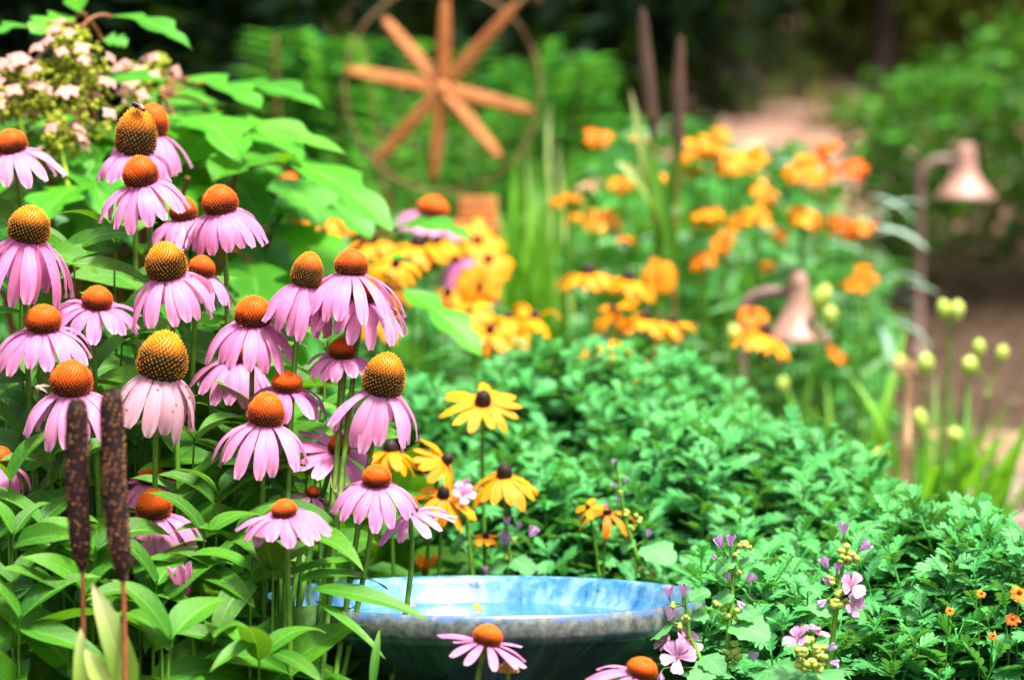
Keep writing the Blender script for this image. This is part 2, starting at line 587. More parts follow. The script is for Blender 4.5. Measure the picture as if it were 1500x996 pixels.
# glazed pottery -------------------------------------------------------------
def glaze_inside():
    m, nt, out = nodes("blue_glaze")
    tc = N(nt, "TexCoord").outputs["Object"]
    sx = N(nt, "SeparateXYZ")
    nt.links.new(tc, sx.inputs[0])
    uv = N(nt, "UVMap").outputs[0]
    mp = N(nt, "Mapping")
    mp.inputs["Scale"].default_value = (70, 3.0, 1)
    nt.links.new(uv, mp.inputs[0])
    run = noise(nt, 1.0, 4, 0.65, mp.outputs[0])
    blot = noise(nt, 34.0, 4, 0.6)
    col = ramp(nt, run, [(0.30, (0.010, 0.075, 0.22)), (0.46, (0.045, 0.19, 0.35)), (0.68, (0.20, 0.36, 0.45))])
    dk = ramp(nt, blot, [(0.63, (0, 0, 0)), (0.69, (1, 1, 1))])
    col = mixc(nt, dk, col, (0.02, 0.03, 0.16))
    surface(nt, out, col, 0.28, 0.35, 0, run, 0.08, 0.002, coat=0.05)
    return m


def glaze_outside():
    m, nt, out = nodes("dark_glaze")
    uv = N(nt, "UVMap").outputs[0]
    mp = N(nt, "Mapping")
    mp.inputs["Scale"].default_value = (60, 2.0, 1)
    nt.links.new(uv, mp.inputs[0])
    run = noise(nt, 1.0, 4, 0.65, mp.outputs[0])
    fine = noise(nt, 120.0, 3)
    z = N(nt, "SeparateXYZ")
    nt.links.new(N(nt, "TexCoord").outputs["Object"], z.inputs[0])
    col = ramp(nt, run, [(0.32, (0.010, 0.030, 0.040)), (0.55, (0.03, 0.09, 0.11)), (0.75, (0.10, 0.16, 0.17))])
    pale = ramp(nt, fine, [(0.30, (0.05, 0.07, 0.07)), (0.55, (0.14, 0.17, 0.16)), (0.8, (0.27, 0.27, 0.22))])
    edge = math_node(nt, 'ADD', z.outputs[2], math_node(nt, 'MULTIPLY', math_node(nt, 'SUBTRACT', run, 0.5), 0.012))
    f = ramp(nt, math_node(nt, 'MULTIPLY', math_node(nt, 'ADD', edge, 0.0200), 110.0), [(0.0, (0, 0, 0)), (0.35, (1, 1, 1))])
    col = mixc(nt, f, col, pale)
    blue = ramp(nt, math_node(nt, 'MULTIPLY', math_node(nt, 'ADD', edge, 0.006), 160.0), [(0.0, (0, 0, 0)), (0.5, (1, 1, 1))])
    col = mixc(nt, math_node(nt, 'MULTIPLY', blue, ramp(nt, noise(nt, 45, 3), [(0.42, (0, 0, 0)), (0.56, (0.9, 0.9, 0.9))])), col, (0.06, 0.14, 0.34))
    surface(nt, out, col, 0.25, 0.5, 0, run, 0.12, 0.002, coat=0.3)
    return m


M['glaze_in'] = glaze_inside()
M['glaze_out'] = glaze_outside()
m, nt, out = nodes("water")
surface(nt, out, (0.035, 0.15, 0.26), 0.08, 0.2, 0, noise(nt, 14, 2), 0.03, 0.003)
M['water'] = m

# ------------------------------------------------------------------ ground, path
m, nt, out = nodes("leaf_litter_ground")
nz = noise(nt, 3.0, 8, 0.65)
fine = noise(nt, 26.0, 5, 0.6)
sxy = N(nt, "SeparateXYZ")
nt.links.new(N(nt, "TexCoord").outputs["Object"], sxy.inputs[0])
c1 = ramp(nt, fine, [(0.3, (0.022, 0.014, 0.009)), (0.5, (0.06, 0.038, 0.024)), (0.72, (0.13, 0.085, 0.055))])
c2 = ramp(nt, nz, [(0.34, (0.13, 0.075, 0.045)), (0.5, (0.34, 0.20, 0.14)), (0.66, (0.56, 0.38, 0.29))])
far = ramp(nt, math_node(nt, 'MULTIPLY', sxy.outputs[1], 0.1), [(0.80, (0, 0, 0)), (0.98, (1, 1, 1))])
surface(nt, out, mixc(nt, far, c1, c2), 0.95, 0.1, 0, fine, 0.8, 0.03)
M['ground'] = m

g = Geo()
xs = np.concatenate([np.linspace(-150, -9, 14), np.linspace(-8, 8, 65), np.linspace(9, 150, 14)])
ys = np.concatenate([np.linspace(-40, 1, 8), np.linspace(1.2, 18, 85), np.linspace(20, 260, 22)])
V = np.array([[x, y, ground_z(x, y)] for y in ys for x in xs])
g.add(V, grid_faces(len(ys) - 1, len(xs) - 1))
ground = struct(g.build("ground", M['ground']))

m, nt, out = nodes("flagstone")
vor = N(nt, "TexVoronoi", feature='DISTANCE_TO_EDGE')
vor.inputs["Scale"].default_value = 3.2
nt.links.new(N(nt, "TexCoord").outputs["Object"], vor.inputs["Vector"])
vc = N(nt, "TexVoronoi")
vc.inputs["Scale"].default_value = 3.2
nt.links.new(N(nt, "TexCoord").outputs["Object"], vc.inputs["Vector"])
st = ramp(nt, noise(nt, 20, 6), [(0.3, (0.12, 0.085, 0.055)), (0.55, (0.22, 0.16, 0.11)), (0.75, (0.30, 0.23, 0.16))])
st = mixc(nt, 0.25, st, vc.outputs["Color"], 'SOFT_LIGHT')
gap = ramp(nt, vor.outputs["Distance"], [(0.02, (0, 0, 0)), (0.05, (1, 1, 1))])
surface(nt, out, mixc(nt, gap, (0.05, 0.035, 0.02), st), 0.85, 0.2, 0, gap, 0.6, 0.012)
M['flag'] = m
g = Geo()
px_ = np.concatenate([[0, 0.001], np.linspace(0.04, 1, 25)])
ts_ = np.concatenate([[0, 0.001], np.linspace(0.02, 0.98, 56), [0.999, 1]])
V = []
for t in ts_:
    y = 4.3 + 1.75 * t
    x0 = 0.60 + 0.24 * t + 0.03 * math.sin(9 * t)
    for k in px_:
        x = x0 + 2.2 * k
        V.append((x, y, ground_z(x, y) + (0.03 if k > 0 and 0 < t < 1 else -0.04)))
g.add(np.array(V), grid_faces(len(ts_) - 1, len(px_) - 1))
struct(g.build("path", M['flag']))


# ------------------------------------------------------------------ foliage clouds
def leaf_unit(kind="lance", nv=3):
    return blade(1.0, 0.5, p_ovate if kind == "ovate" else p_lance, nv=nv, nu=2, bend=0.5, fold=0.25)


def cloud(geo, pts, size, tint=(0.7, 1.15), up=0.5, base=None, spread=1.0):
    base = base or leaf_unit()
    for p in pts:
        d = rng.normal(size=3)
        d[2] = d[2] * 0.6 - 0.15
        n = rng.normal(size=3) * spread + np.array((0, 0, up * 2))
        geo.add_geo(base, frame(p, d, n, size * rng.uniform(0.65, 1.3)), rng.uniform(*tint))


def clumps(c, rad, n_clump, per, cr, shell=0.55):
    """Points in leaf clumps spread through an ellipsoid, denser to its outside, with gaps between."""
    P = []
    for _ in range(n_clump):
        d = unit(rng.normal(size=3))
        rr = rng.uniform(shell, 1.0)
        cc = np.asarray(c) + d * rr * np.asarray(rad)
        P.append(cc + rng.normal(size=(per, 3)) * cr * rng.uniform(0.7, 1.3))
    return np.concatenate(P)


# woodland behind: dark wall of leaves far up the slope, and single trees in front of it
g = Geo()
P = []
for _ in range(1150):
    x = rng.uniform(-9, 9)
    y = rng.uniform(12.4, 18)
    gap = abs((x / (K * y) + 750) - 1165) < 75 and y < 14.6
    z = ground_z(x, y) + abs(rng.normal()) * 1.5 + (0.05 if not gap else 0.45)
    P.append(np.array((x, y, z)) + rng.normal(size=(16, 3)) * 0.34)
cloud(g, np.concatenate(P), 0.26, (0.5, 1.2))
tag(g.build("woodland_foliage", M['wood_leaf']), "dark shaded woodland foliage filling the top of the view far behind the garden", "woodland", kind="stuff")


def tree(label, x, y, r0, h, crowns, n, mat, lean=0.0, size=0.16, cr=0.30):
    z0 = ground_z(x, y)
    t = thing("woodland_tree", label, "tree", (x, y, z0), "trees on the slope behind the garden")
    pts = np.array([(x + lean * s * h + 0.03 * math.sin(5 * s), y + 0.02 * math.sin(4 * s), z0 - 0.1 + s * h) for s in np.linspace(0, 1, 12)])
    g = Geo()
    g.add_geo(tube(pts, np.linspace(r0, r0 * 0.4, 12) * (1 + 0.5 * np.exp(-np.linspace(0, 12, 12))), 10))
    top = pts[-1]
    for k in range(7):
        b = pts[5 + k % 6]
        e = b + np.array((rng.uniform(-1, 1), rng.uniform(-0.8, 0.8), rng.uniform(0.3, 0.9)))
        g.add_geo(tube(bezier(b, b + (e - b) * 0.4 + (0, 0, 0.1), b + (e - b) * 0.7, e, 6), np.linspace(r0 * 0.4, 0.008, 6), 6))
    g.build("trunk", M['bark'], t)
    g = Geo()
    for (cx, cy, cz, rx, ry, rz) in crowns:
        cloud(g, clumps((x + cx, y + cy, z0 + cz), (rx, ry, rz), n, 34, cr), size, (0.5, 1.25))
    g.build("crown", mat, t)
    return t


def X(px, d):
    return (px - 750) * K * d


tree("slim dark tree trunk rising behind the two dark millet spikes", X(1068, 11.4), 11.4, 0.085, 3.6, [(0, 0.3, 3.4, 1.7, 1.5, 1.0)], 95, M['wood_leaf'])
tree("thinnest dark tree trunk, above the left end of the clipped hedge", X(1282, 12.1), 12.1, 0.042, 3.4, [(0.2, 0.2, 3.2, 1.6, 1.5, 1.1)], 90, M['wood_leaf'], 0.02)
tree("dark tree in deep shade behind the wooden wheel", X(820, 11.0), 11.0, 0.07, 3.4, [(-0.1, 0.2, 3.1, 1.8, 1.6, 1.2), (-0.5, 1.0, 1.3, 0.9, 0.7, 0.8)], 100, M['wood_leaf'])
tree("dark tree in deep shade above the fern leaved shrub", X(430, 10.5), 10.5, 0.07, 3.4, [(-0.2, 0.2, 3.0, 1.9, 1.6, 1.2)], 100, M['wood_leaf'])
tree("olive green tree at the top right corner above the hedge", X(1420, 12.6), 12.6, 0.05, 3.0, [(0.1, 0.2, 2.5, 1.3, 1.1, 0.9), (0.3, 0.0, 1.1, 0.9, 0.6, 0.45)], 70, M['olive_leaf'])
tree("olive leaved sapling between the two dark trunks", X(1180, 13.5), 13.5, 0.03, 2.3, [(-0.1, 0.2, 1.5, 1.0, 0.8, 0.42)], 40, M['olive_leaf'])

for (px, d, w, h, lab) in ((965, 12.6, 0.55, 0.40, "dim olive shrub between the dark trunks and the millet spikes"), (1330, 12.4, 0.50, 0.50, "olive shrub just right of the thinnest trunk above the hedge"),
                           (1455, 12.2, 0.55, 0.55, "olive shrub at the upper right corner behind the hedge"), (1205, 13.6, 0.5, 0.42, "pale olive shrub on the tan slope left of the thinnest trunk"),
                           (1105, 11.2, 0.10, 0.16, "small dim olive tuft low on the tan slope, above the topmost yellow blooms"), (1172, 12.0, 0.12, 0.16, "small dim olive tuft in the middle of the tan slope"),
                           (1225, 11.0, 0.09, 0.14, "small dim olive tuft on the tan slope at the hedge's left end")):
    x, y = X(px, d), d
    z0 = ground_z(x, y)
    t = thing("olive_shrub", lab, "shrub", (x, y, z0), "olive shrubs on the slope")
    g = Geo()
    g.add_geo(tube([(x, y, z0 - 0.05), (x + 0.02, y, z0 + h * 0.4), (x, y, z0 + h * 0.8)], (0.02, 0.014, 0.005), 7))
    g.build("trunk", M['bark'], t)
    g = Geo()
    cloud(g, clumps((x, y, z0 + h * 0.6), (w, w * 0.5, h * 0.6), 60 if w > 0.3 else 7, 16, 0.06 if w > 0.3 else 0.03, 0.3), 0.075 if w > 0.3 else 0.045, (0.5, 1.3))
    g.build("foliage", M['olive_leaf'], t)

# dark evergreen shrubs at the back, left
for (px, d, w, h, lab) in ((-260, 6.9, 0.8, 1.7, "near black evergreen shrub left of the hydrangea, outside the picture's edge"), (60, 6.6, 0.75, 1.75, "near black evergreen shrub in the upper left corner behind the hydrangea"),
                           (330, 7.6, 0.95, 1.9, "near black evergreen shrub behind the hydrangea's top leaves"),
                           (860, 9.4, 0.55, 1.2, "dark evergreen shrub beyond the wheel's right side")):
    x, y = X(px, d), d
    z0 = ground_z(x, y)
    t = thing("evergreen_shrub", lab, "shrub", (x, y, z0), "dark evergreen shrubs at the back")
    g = Geo()
    g.add_geo(tube([(x, y, z0 - 0.05), (x + 0.02, y, z0 + h * 0.4), (x, y, z0 + h * 0.8)], (0.04, 0.03, 0.01), 8))
    g.build("trunk", M['bark'], t)
    g = Geo()
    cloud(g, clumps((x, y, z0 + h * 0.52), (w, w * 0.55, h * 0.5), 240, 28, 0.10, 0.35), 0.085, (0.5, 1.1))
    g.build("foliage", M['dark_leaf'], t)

# clipped hedge, right
g = Geo()
P, TOPF = [], []
for _ in range(20000):
    x = rng.uniform(X(1265, 7.9), X(1265, 7.9) + 2.6)
    y = rng.uniform(7.0, 8.5)
    edge = min(1, (x - X(1265, 7.9)) / 0.35)
    top = 0.36 + 0.14 * math.sqrt(max(edge, 0)) + 0.05 * math.sin(6 * x) + 0.03 * math.sin(17 * x + 3 * y)
    z = rng.uniform(0.03, 1) ** 0.55 * top * (1 - 0.30 * abs((y - 7.75) / 0.75) ** 4)
    if z < 0.62 * top and y < 7.2 + 0.5 * (0.62 - z / top):
        y = 7.3 + rng.uniform(0.1, 0.4)
    P.append((x, y, ground_z(x, y) + z))
    TOPF.append(z / top)
P = np.array(P)
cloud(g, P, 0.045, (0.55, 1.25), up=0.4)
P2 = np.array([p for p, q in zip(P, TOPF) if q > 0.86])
cloud(g, P2 + rng.normal(size=(len(P2), 3)) * (0.02, 0.02, 0.03) + (0, 0, 0.025), 0.05, (2.0, 4.5), up=0.2)  # brighter tint paints light on the hedge top, over leaves darkened for shade
hx, hy = X(1400, 8), 8.0
t = thing("clipped_hedge", "rounded dark green hedge behind the tall copper path lamp", "hedge", (hx, hy, ground_z(hx, hy)))
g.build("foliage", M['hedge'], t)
for k in range(7):
    g = Geo()
    x = X(1300, 8) + 0.3 * k
    z0 = ground_z(x, 8)
    g.add_geo(tube([(x, 8, z0 - 0.05), (x + 0.03, 8.02, z0 + 0.2), (x, 8, z0 + 0.42)], (0.015, 0.012, 0.006), 6))
    g.build("stem", M['bark'], t)

# ferny shrub behind the wheel: arching stems with rows of leaflets
def fern_frond(p0, p1, droop, w, n=13):
    out_ = Geo()
    mid = (np.asarray(p0) + np.asarray(p1)) / 2 + (0, 0, droop)
    c = bezier(p0, mid, mid * 0.4 + np.asarray(p1) * 0.6 + (0, 0, droop * 0.4), p1, n + 1)
    lu = leaf_unit("ovate", 3)
    for k in range(1, n + 1):
        tdir = unit(c[k] - c[k - 1])
        s = unit(np.cross(tdir, (0, 0, 1)))
        ll = w * math.sin(math.pi * (0.15 + 0.8 * k / (n + 1))) + 0.012
        for sg in (-1, 1):
            out_.add_geo(lu, frame(c[k], s * sg + tdir * 0.45 + (0, 0, rng.uniform(-0.1, 0.25)), (0, 0, 1), ll * rng.uniform(0.85, 1.15)), rng.uniform(0.75, 1.2))
    return out_.arrays(), c


FX, FY = X(640, 6.9), 6.9
fz = ground_z(FX, FY)
t = thing("fern_shrub", "feathery bright green shrub with fern like leaves behind the wooden wheel", "shrub", (FX, FY, fz))
gl, gs = Geo(), Geo()
tips = [(402, 52), (425, 70), (452, 50), (474, 66), (498, 84), (530, 60), (412, 100), (440, 108), (600, 64), (700, 70), (838, 84), (868, 88), (850, 132), (882, 120), (826, 110), (870, 160), (845, 190), (800, 96)]
for k in range(20, 190 + len(tips)):
    px = rng.uniform(395, 880)
    hump = 0.5 + 0.5 * math.sin((px - 395) / 485 * math.pi)
    tip_y = rng.uniform(120, 330) if k > 34 else rng.uniform(50, 110) + (1 - hump) * 40
    d = rng.uniform(6.4, 7.4)
    if k >= 190:
        px, tip_y = tips[k - 190]
        d = 6.2
    p1 = at(px, tip_y, d)
    p0 = np.array((p1[0] * 0.8 + FX * 0.2 + rng.uniform(-0.05, 0.05), d + rng.uniform(-0.1, 0.1), max(ground_z(0, d) + 0.05, p1[2] - rng.uniform(0.25, 0.4))))
    p1 = p1 + ((rng.uniform(-0.12, 0.12), -0.05, 0) if k < 190 else (0, 0, 0))
    a, c = fern_frond(p0, p1, 0.05, rng.uniform(0.045, 0.07) if k < 190 else 0.085)
    gl.add_geo(a)
    gs.add_geo(tube(np.concatenate([[(p0[0] * 0.9 + FX * 0.1, p0[1], ground_z(p0[0], p0[1]))], c]), 0.0022, 5))
gs.build("stems", M['brown_stem'], t)
gl.build("foliage", M['fern'], t)

# low foliage of the rear flower bed
def bed(name, label, mat, area, n, size, hfun, tint=(0.55, 1.25), kind="ovate", up=0.35):
    g = Geo()
    lu = leaf_unit(kind, 4)
    P = []
    for _ in range(n):
        px, d = rng.uniform(area[0], area[1]), rng.uniform(area[2], area[3])
        x, y = X(px, d), d
        if math.hypot(x + 0.026, y - 3.08) < 0.27 and d > 2.9:
            continue
        P.append((x, y, ground_z(x, y) + rng.uniform(0.02, 1) ** 0.6 * hfun(px, d)))
    cloud(g, np.array(P), size, tint, up, lu)
    return tag(g.build(name, mat), label, "foliage", kind="stuff")


bed("rear_bed_foliage", "mixed green leaves under the blurred orange and yellow flowers of the rear bed", M['bed'], (730, 1290, 5.35, 6.7), 2700, 0.075,
    lambda px, d: 0.36 + 0.13 * math.sin((px - 730) / 570 * math.pi) + 0.05 * math.sin(px * 0.05) - 0.22 * max(0, (px - 1180) / 120))
bed("sprawling_leaves", "green leaves between the hydrangea and the rear flower bed", M['bed'], (-620, 790, 4.35, 5.8), 4300, 0.08,
    lambda px, d: (0.50 if px < 600 else 0.36) + 0.04 * math.sin(px * 0.03))
bed("undergrowth", "dense low green leaves beneath the pink coneflowers", M['cone_leaf'], (-60, 610, 3.15, 3.7), 1500, 0.095,
    lambda px, d: 0.56 - 0.10 * max(0, (px - 350) / 250))
bed("bath_side_leaves", "low green leaves around the foot of the bird bath", M['cone_leaf'], (330, 1080, 2.75, 2.95), 260, 0.06,
    lambda px, d: 0.22)

# ------------------------------------------------------------------ chrysanthemum bed (nobody could count its shoots)
def cut_leaf(bend, fold):
    """Deeply cut leaf: a narrow middle strip with paired lobes and an end lobe, all bending together."""
    g = Geo()
    lobes = [(0.0, 0, 1.0, 0.13)] + [(y, s, l, 0.15) for y, l in ((0.22, 0.26), (0.38, 0.40), (0.55, 0.42), (0.72, 0.32)) for s in (-1, 1)]
    for (y0, s, l, w) in lobes:
        ang = 0 if s == 0 else s * rnd.uniform(0.75, 1.0)
        V, Q, T, U, C = blade(l, w * (0.9 if s else 1), lambda v: np.clip(0.55 + 1.3 * v, 0, 1) * np.sqrt(np.clip(1 - np.clip((v - 0.6) / 0.41, 0, 1) ** 2, 0, 1)), nv=4 if s else 6, nu=2, bend=0, fold=0.2)
        x = V[:, 0] * math.cos(ang) + V[:, 1] * math.sin(ang)
        y = -V[:, 0] * math.sin(ang) + V[:, 1] * math.cos(ang) + y0
        z = V[:, 2] + np.abs(x) * math.sin(fold) + (0.01 if s == 0 else 0.0)
        a = bend * y
        g.add(np.stack([x, np.where(bend > 1e-3, np.sin(a) / bend, y) + z * np.sin(a), -(1 - np.cos(a)) / bend + z * np.cos(a)], -1), Q, None, U, C)
    return g.arrays()


chl = [cut_leaf(b, f) for b, f in ((0.5, 0.2), (0.8, 0.3), (0.3, 0.1), (1.1, 0.25), (0.1, 0.35))]


def chrys_sprig(n=16, h=0.075, L=0.060):
    g = Geo()
    g.add_geo(tube([(0, 0, -h * 1.5), (0.003, 0.002, -h * 0.3), (0, 0, h * 0.8)], (0.0022, 0.002, 0.001), 5, False), None, (1.3, 1.2, 0.8))
    for k in range(n):
        f = k / (n - 1)
        a = k * 2.4 + rng.uniform(-0.3, 0.3)
        e = -0.15 + 1.15 * f ** 1.6 + rng.uniform(-0.15, 0.15)
        s = L * (1.15 - 0.72 * f ** 1.5) * rng.uniform(0.85, 1.15)
        d = (math.cos(a) * math.cos(e), math.sin(a) * math.cos(e), math.sin(e))
        g.add_geo(chl[rng.integers(5)], frame((0, 0, -h * 0.6 + f * h * 1.4), d, (0, 0, 1), s), rng.uniform(0.8, 1.12) * np.array((1, 1, 1)) * (0.85 + 0.3 * f))
    return g.arrays()


sprigs = [chrys_sprig(int(rng.integers(12, 17))) for _ in range(9)]


def mound(x, y):
    return 0.440 + 0.025 * math.sin(7 * x + 3.3 * y) + 0.02 * math.sin(13 * y - 5 * x) + 0.012 * math.sin(23 * x + 11 * y)


g = Geo()
for k in range(3700):
    px, d = rng.uniform(420, 1640), rng.uniform(2.85, 4.75)
    far = 4.30 if px < 1000 else 4.30 - (px - 1000) / 500 * 0.92
    near = 3.42 if px < 1010 else 2.9
    if px < 640:
        near = 3.7
    if d > far or d < near:
        continue
    x, y = X(px, d), d
    if rng.random() > (0.58 if d < 3.6 else 0.7):
        continue
    layer = 0 if rng.random() < 0.72 else rng.uniform(0.04, 0.16)
    edge = max(0, 1 - (far - d) / 0.30)
    edgen = max(0, 1 - (d - near) / 0.12)
    h = mound(x, y) * (1 - 0.30 * edge ** 2) - layer - 0.10 * edgen
    p = (x, y, ground_z(x, y) + h)
    lean = np.array((rng.normal() * 0.25, rng.normal() * 0.25 - 0.12, 1.0))
    yy = rng.normal(size=3)
    M4 = frame(p, yy, unit(lean))
    # keep local Z along the lean direction
    z = unit(lean); xx = unit(np.cross(yy, z)); yv = np.cross(z, xx)
    s = rng.uniform(0.62, 1.0)
    M4[:3, 0], M4[:3, 1], M4[:3, 2] = xx * s, yv * s, z * s
    v = rng.uniform(0.8, 1.15)
    g.add_geo(sprigs[rng.integers(9)], M4, (v * rng.uniform(0.9, 1.1), v, v * rng.uniform(0.85, 1.15)))
tag(g.build("chrysanthemum_foliage", M['chrys']), "bed of blue green lobed chrysanthemum leaves filling the middle and lower right", "foliage", kind="stuff")

# ------------------------------------------------------------------ coneflowers
def cone_geo(w, h, mature, spines=300):
    """Seed cone: dome along +Z from z=0, closely set spines."""
    Rr = w / 2 * 0.82
    hh = h * 0.88

    def prof(t):
        return Rr * (math.sqrt(max(0, 1 - ((t - 0.28) / 0.72) ** 2)) if t > 0.28 else 0.86 + 0.14 * math.sin(t / 0.28 * math.pi / 2))
    ts = np.linspace(0, 1, 13)
    V, Q, T, U, C = lathe([(0.55 * Rr, -0.06 * h)] + [(max(prof(t), 0.0002), t * hh) for t in ts], 20)
    t = np.clip(V[:, 2] / hh, 0, 1)[:, None]
    lowc = np.array((0.022, 0.035, 0.008)) if mature > 0.5 else np.array((0.05, 0.028, 0.008))
    topc = np.array((0.80, 0.24, 0.003)) if mature > 0.8 else np.array((0.85, 0.14, 0.002))
    C = lowc + (topc - lowc) * np.clip((t - (0.32 if mature < 0.5 else 0.5)) / 0.3, 0, 1)
    g = Geo()
    g.add(V, Q, None, U, C)
    # area-uniform heights
    fine = np.linspace(0, 1, 400)
    rr = np.array([prof(x) for x in fine])
    ds = np.hypot(np.gradient(rr), np.gradient(fine * hh)) * (rr + 0.06 * Rr)
    cum = np.cumsum(ds)
    cum /= cum[-1]
    tipt = np.array((1.0, 0.18, 0.002)) if mature < 0.5 else np.array((1.0, 0.33, 0.003))
    tipl = np.array((0.90, 0.13, 0.003)) if mature < 0.5 else np.array((0.80, 0.32, 0.006))
    for k in range(spines):
        f = (k + 0.5) / spines
        tt = np.interp(f, cum, fine)
        a = k * 2.399963
        r_ = prof(tt)
        slope = (prof(min(1, tt + 0.01)) - prof(max(0, tt - 0.01))) / (0.02 * hh)
        nrm = unit((math.cos(a), math.sin(a), -slope))
        p = np.array((math.cos(a) * r_, math.sin(a) * r_, tt * hh))
        d = unit(nrm * 0.75 + np.array((0, 0, 0.65)) + rng.normal(size=3) * 0.07)
        L = w * np.interp(tt, [0, 0.45, 0.75, 1], [0.135, 0.12, 0.075, 0.06]) * rng.uniform(0.85, 1.15)
        bw = w * 0.024
        x = unit(np.cross(d, (0.3, 0.2, 1)))
        y = np.cross(d, x)
        b = p - d * 0.01 * w
        mid = b + d * L * 0.55
        Vs = [b + bw * (math.cos(q) * x + math.sin(q) * y) for q in (0, 2.1, 4.2)] + [mid + bw * 0.75 * (math.cos(q) * x + math.sin(q) * y) for q in (0, 2.1, 4.2)] + [b + d * L]
        tip = tipl + (tipt - tipl) * tt
        dk = np.clip((tt - (0.28 if mature < 0.5 else 0.5)) / 0.3, 0, 1)
        cb = np.array((0.04, 0.035, 0.008)) * (1 - dk) + topc * dk
        cm = tip * (0.10 + 0.85 * dk)
        g.add(Vs, [(0, 1, 4, 3), (1, 2, 5, 4), (2, 0, 3, 5)], [(3, 4, 6), (4, 5, 6), (5, 3, 6)], None, np.array([cb] * 3 + [cm] * 3 + [tip]))
    return g.arrays()


def p_ray(v):
    return np.where(v < 0.9, np.clip(0.42 + 1.25 * v, 0, 1), 1.0) * np.sqrt(np.clip(1 - np.clip((v - 0.68) / 0.345, 0, 1) ** 2.4, 0, 1))


def rays(n, r0, L, W, e0, e1, jit=0.12, miss=(), a0=0.0, prof=p_ray, cup=-0.28, dl=0.10):
    """Ring of petals about +Z; e0 and e1 degrees below level at base and tip."""
    g = Geo()
    for k in range(n):
        if k in miss:
            continue
        a = a0 + 2 * math.pi * (k + rng.uniform(-0.22, 0.22)) / n
        b0 = R(e0) + rng.normal() * jit * 1.2
        b1 = R(e1) + rng.normal() * jit * 1.3
        V, Q, T, U, C = blade(L * rng.uniform(1 - dl, 1 + dl), W * rng.uniform(0.88, 1.1), prof, nv=9, nu=4, bend=b1 - b0, fold=cup, wave=0.02, twist=rng.normal() * 0.16, lift=-b0)
        # ribs along the ray and a notched tip
        u = (U[:, 0] - 0.5) * 2
        V[:, 2] += 0.05 * W * np.cos(u * 2 * math.pi) * np.clip(U[:, 1] * 3, 0, 1)
        V[:, 1] += np.where(U[:, 1] > 0.99, 0.03 * L * np.cos(u * math.pi * 2.0), 0)
        Mz = np.eye(4)
        c, s = math.cos(a), math.sin(a)
        Mz[:3, 0] = (s, -c, 0)
        Mz[:3, 1] = (c, s, 0)
        Mz[:3, 3] = (c * r0, s * r0, rng.uniform(-0.02, 0.02) * W)
        v = rng.uniform(0.84, 1.06)
        g.add_geo((V, Q, T, U, C), Mz, (v, v * rng.uniform(0.95, 1.03), v))
    return g.arrays()


def axis_frame(p, ax):
    z = unit(ax)
    x = unit(np.cross((0.05, 1, 0.03), z))
    Mx = np.eye(4)
    Mx[:3, 0], Mx[:3, 1], Mx[:3, 2], Mx[:3, 3] = x, np.cross(z, x), z, p
    return Mx


LEAF = []
for k in range(10):
    gg = Geo()
    gg.add_geo(blade(1.0, rnd.uniform(0.36, 0.60), p_lance if k % 3 else p_ovate, nv=14, nu=6, bend=rnd.uniform(0.7, 1.7), fold=rnd.uniform(0.12, 0.4), wave=rnd.uniform(0.01, 0.035), twist=rnd.uniform(-0.4, 0.4)))
    LEAF.append(gg.mesh("coneflower_leaf", M['cone_leaf']))


def pix(p):
    q = np.asarray(p, float) - CAMP
    d = q @ FWD
    return 750 + q @ RGT / (K * d), 498 - q @ UPV / (K * d), d


def hides(p):
    """A leaf here would grow through or right in front of a bloom: plants hold their blooms clear of leaves."""
    x, y, d = pix(p)
    if 395 < x < 1010 and 842 < y < 965 and d < 3.35:
        return True
    return any(abs(x - c[0]) < c[3] * 1.25 and -c[4] * 0.9 < y - c[1] < c[4] * 0.6 + c[5] * 0.9 and d < c[2] + 0.02 for c in CF)


def leafy(t, pts, start, step, s0, s1, a0=0.0, elev=(0.1, 0.75), meshes=None):
    """Leaves as parts along a stem given from the top down."""
    meshes = meshes or LEAF
    seg = np.linalg.norm(np.diff(pts, axis=0), axis=1)
    s = np.concatenate([[0], np.cumsum(seg)])
    x, k = start, 0
    while x < s[-1] - 0.03:
        p = np.array([np.interp(x, s, pts[:, c]) for c in range(3)])
        a = a0 + k * 2.5 + rng.uniform(-0.4, 0.4)
        e = rng.uniform(*elev)
        sz = s0 + (s1 - s0) * min(1, (x - start) / 0.30)
        d = (math.cos(a) * math.cos(e), math.sin(a) * math.cos(e), math.sin(e))
        if any(hides(p + np.array(d) * sz * f_ - (0, 0, (0.2 + 0.35 * (f_ > 0.5)) * sz * f_ * f_)) for f_ in (0.2, 0.4, 0.6, 0.8, 0.98)):
            x += step * 0.5
            k += 1
            continue
        part_copy("leaf", meshes[int(rng.integers(len(meshes)))], t, frame(p, d, (rng.normal() * 0.3, rng.normal() * 0.25 - 0.65, 1), sz * rng.uniform(0.8, 1.2)))
        x += step * rng.uniform(0.75, 1.3)
        k += 1


def root_of(p, pull=0.35, to=330, dback=0.0, px=None, d=None):
    rx = p[0] + (X(to, p[1]) - p[0]) * pull + rng.uniform(-0.02, 0.02)
    ry = p[1] + rng.uniform(-0.03, 0.09) + dback
    return np.array((rx, ry, ground_z(rx, ry)))


GROUP_PC = "pink coneflowers in the left cluster"


CF = []


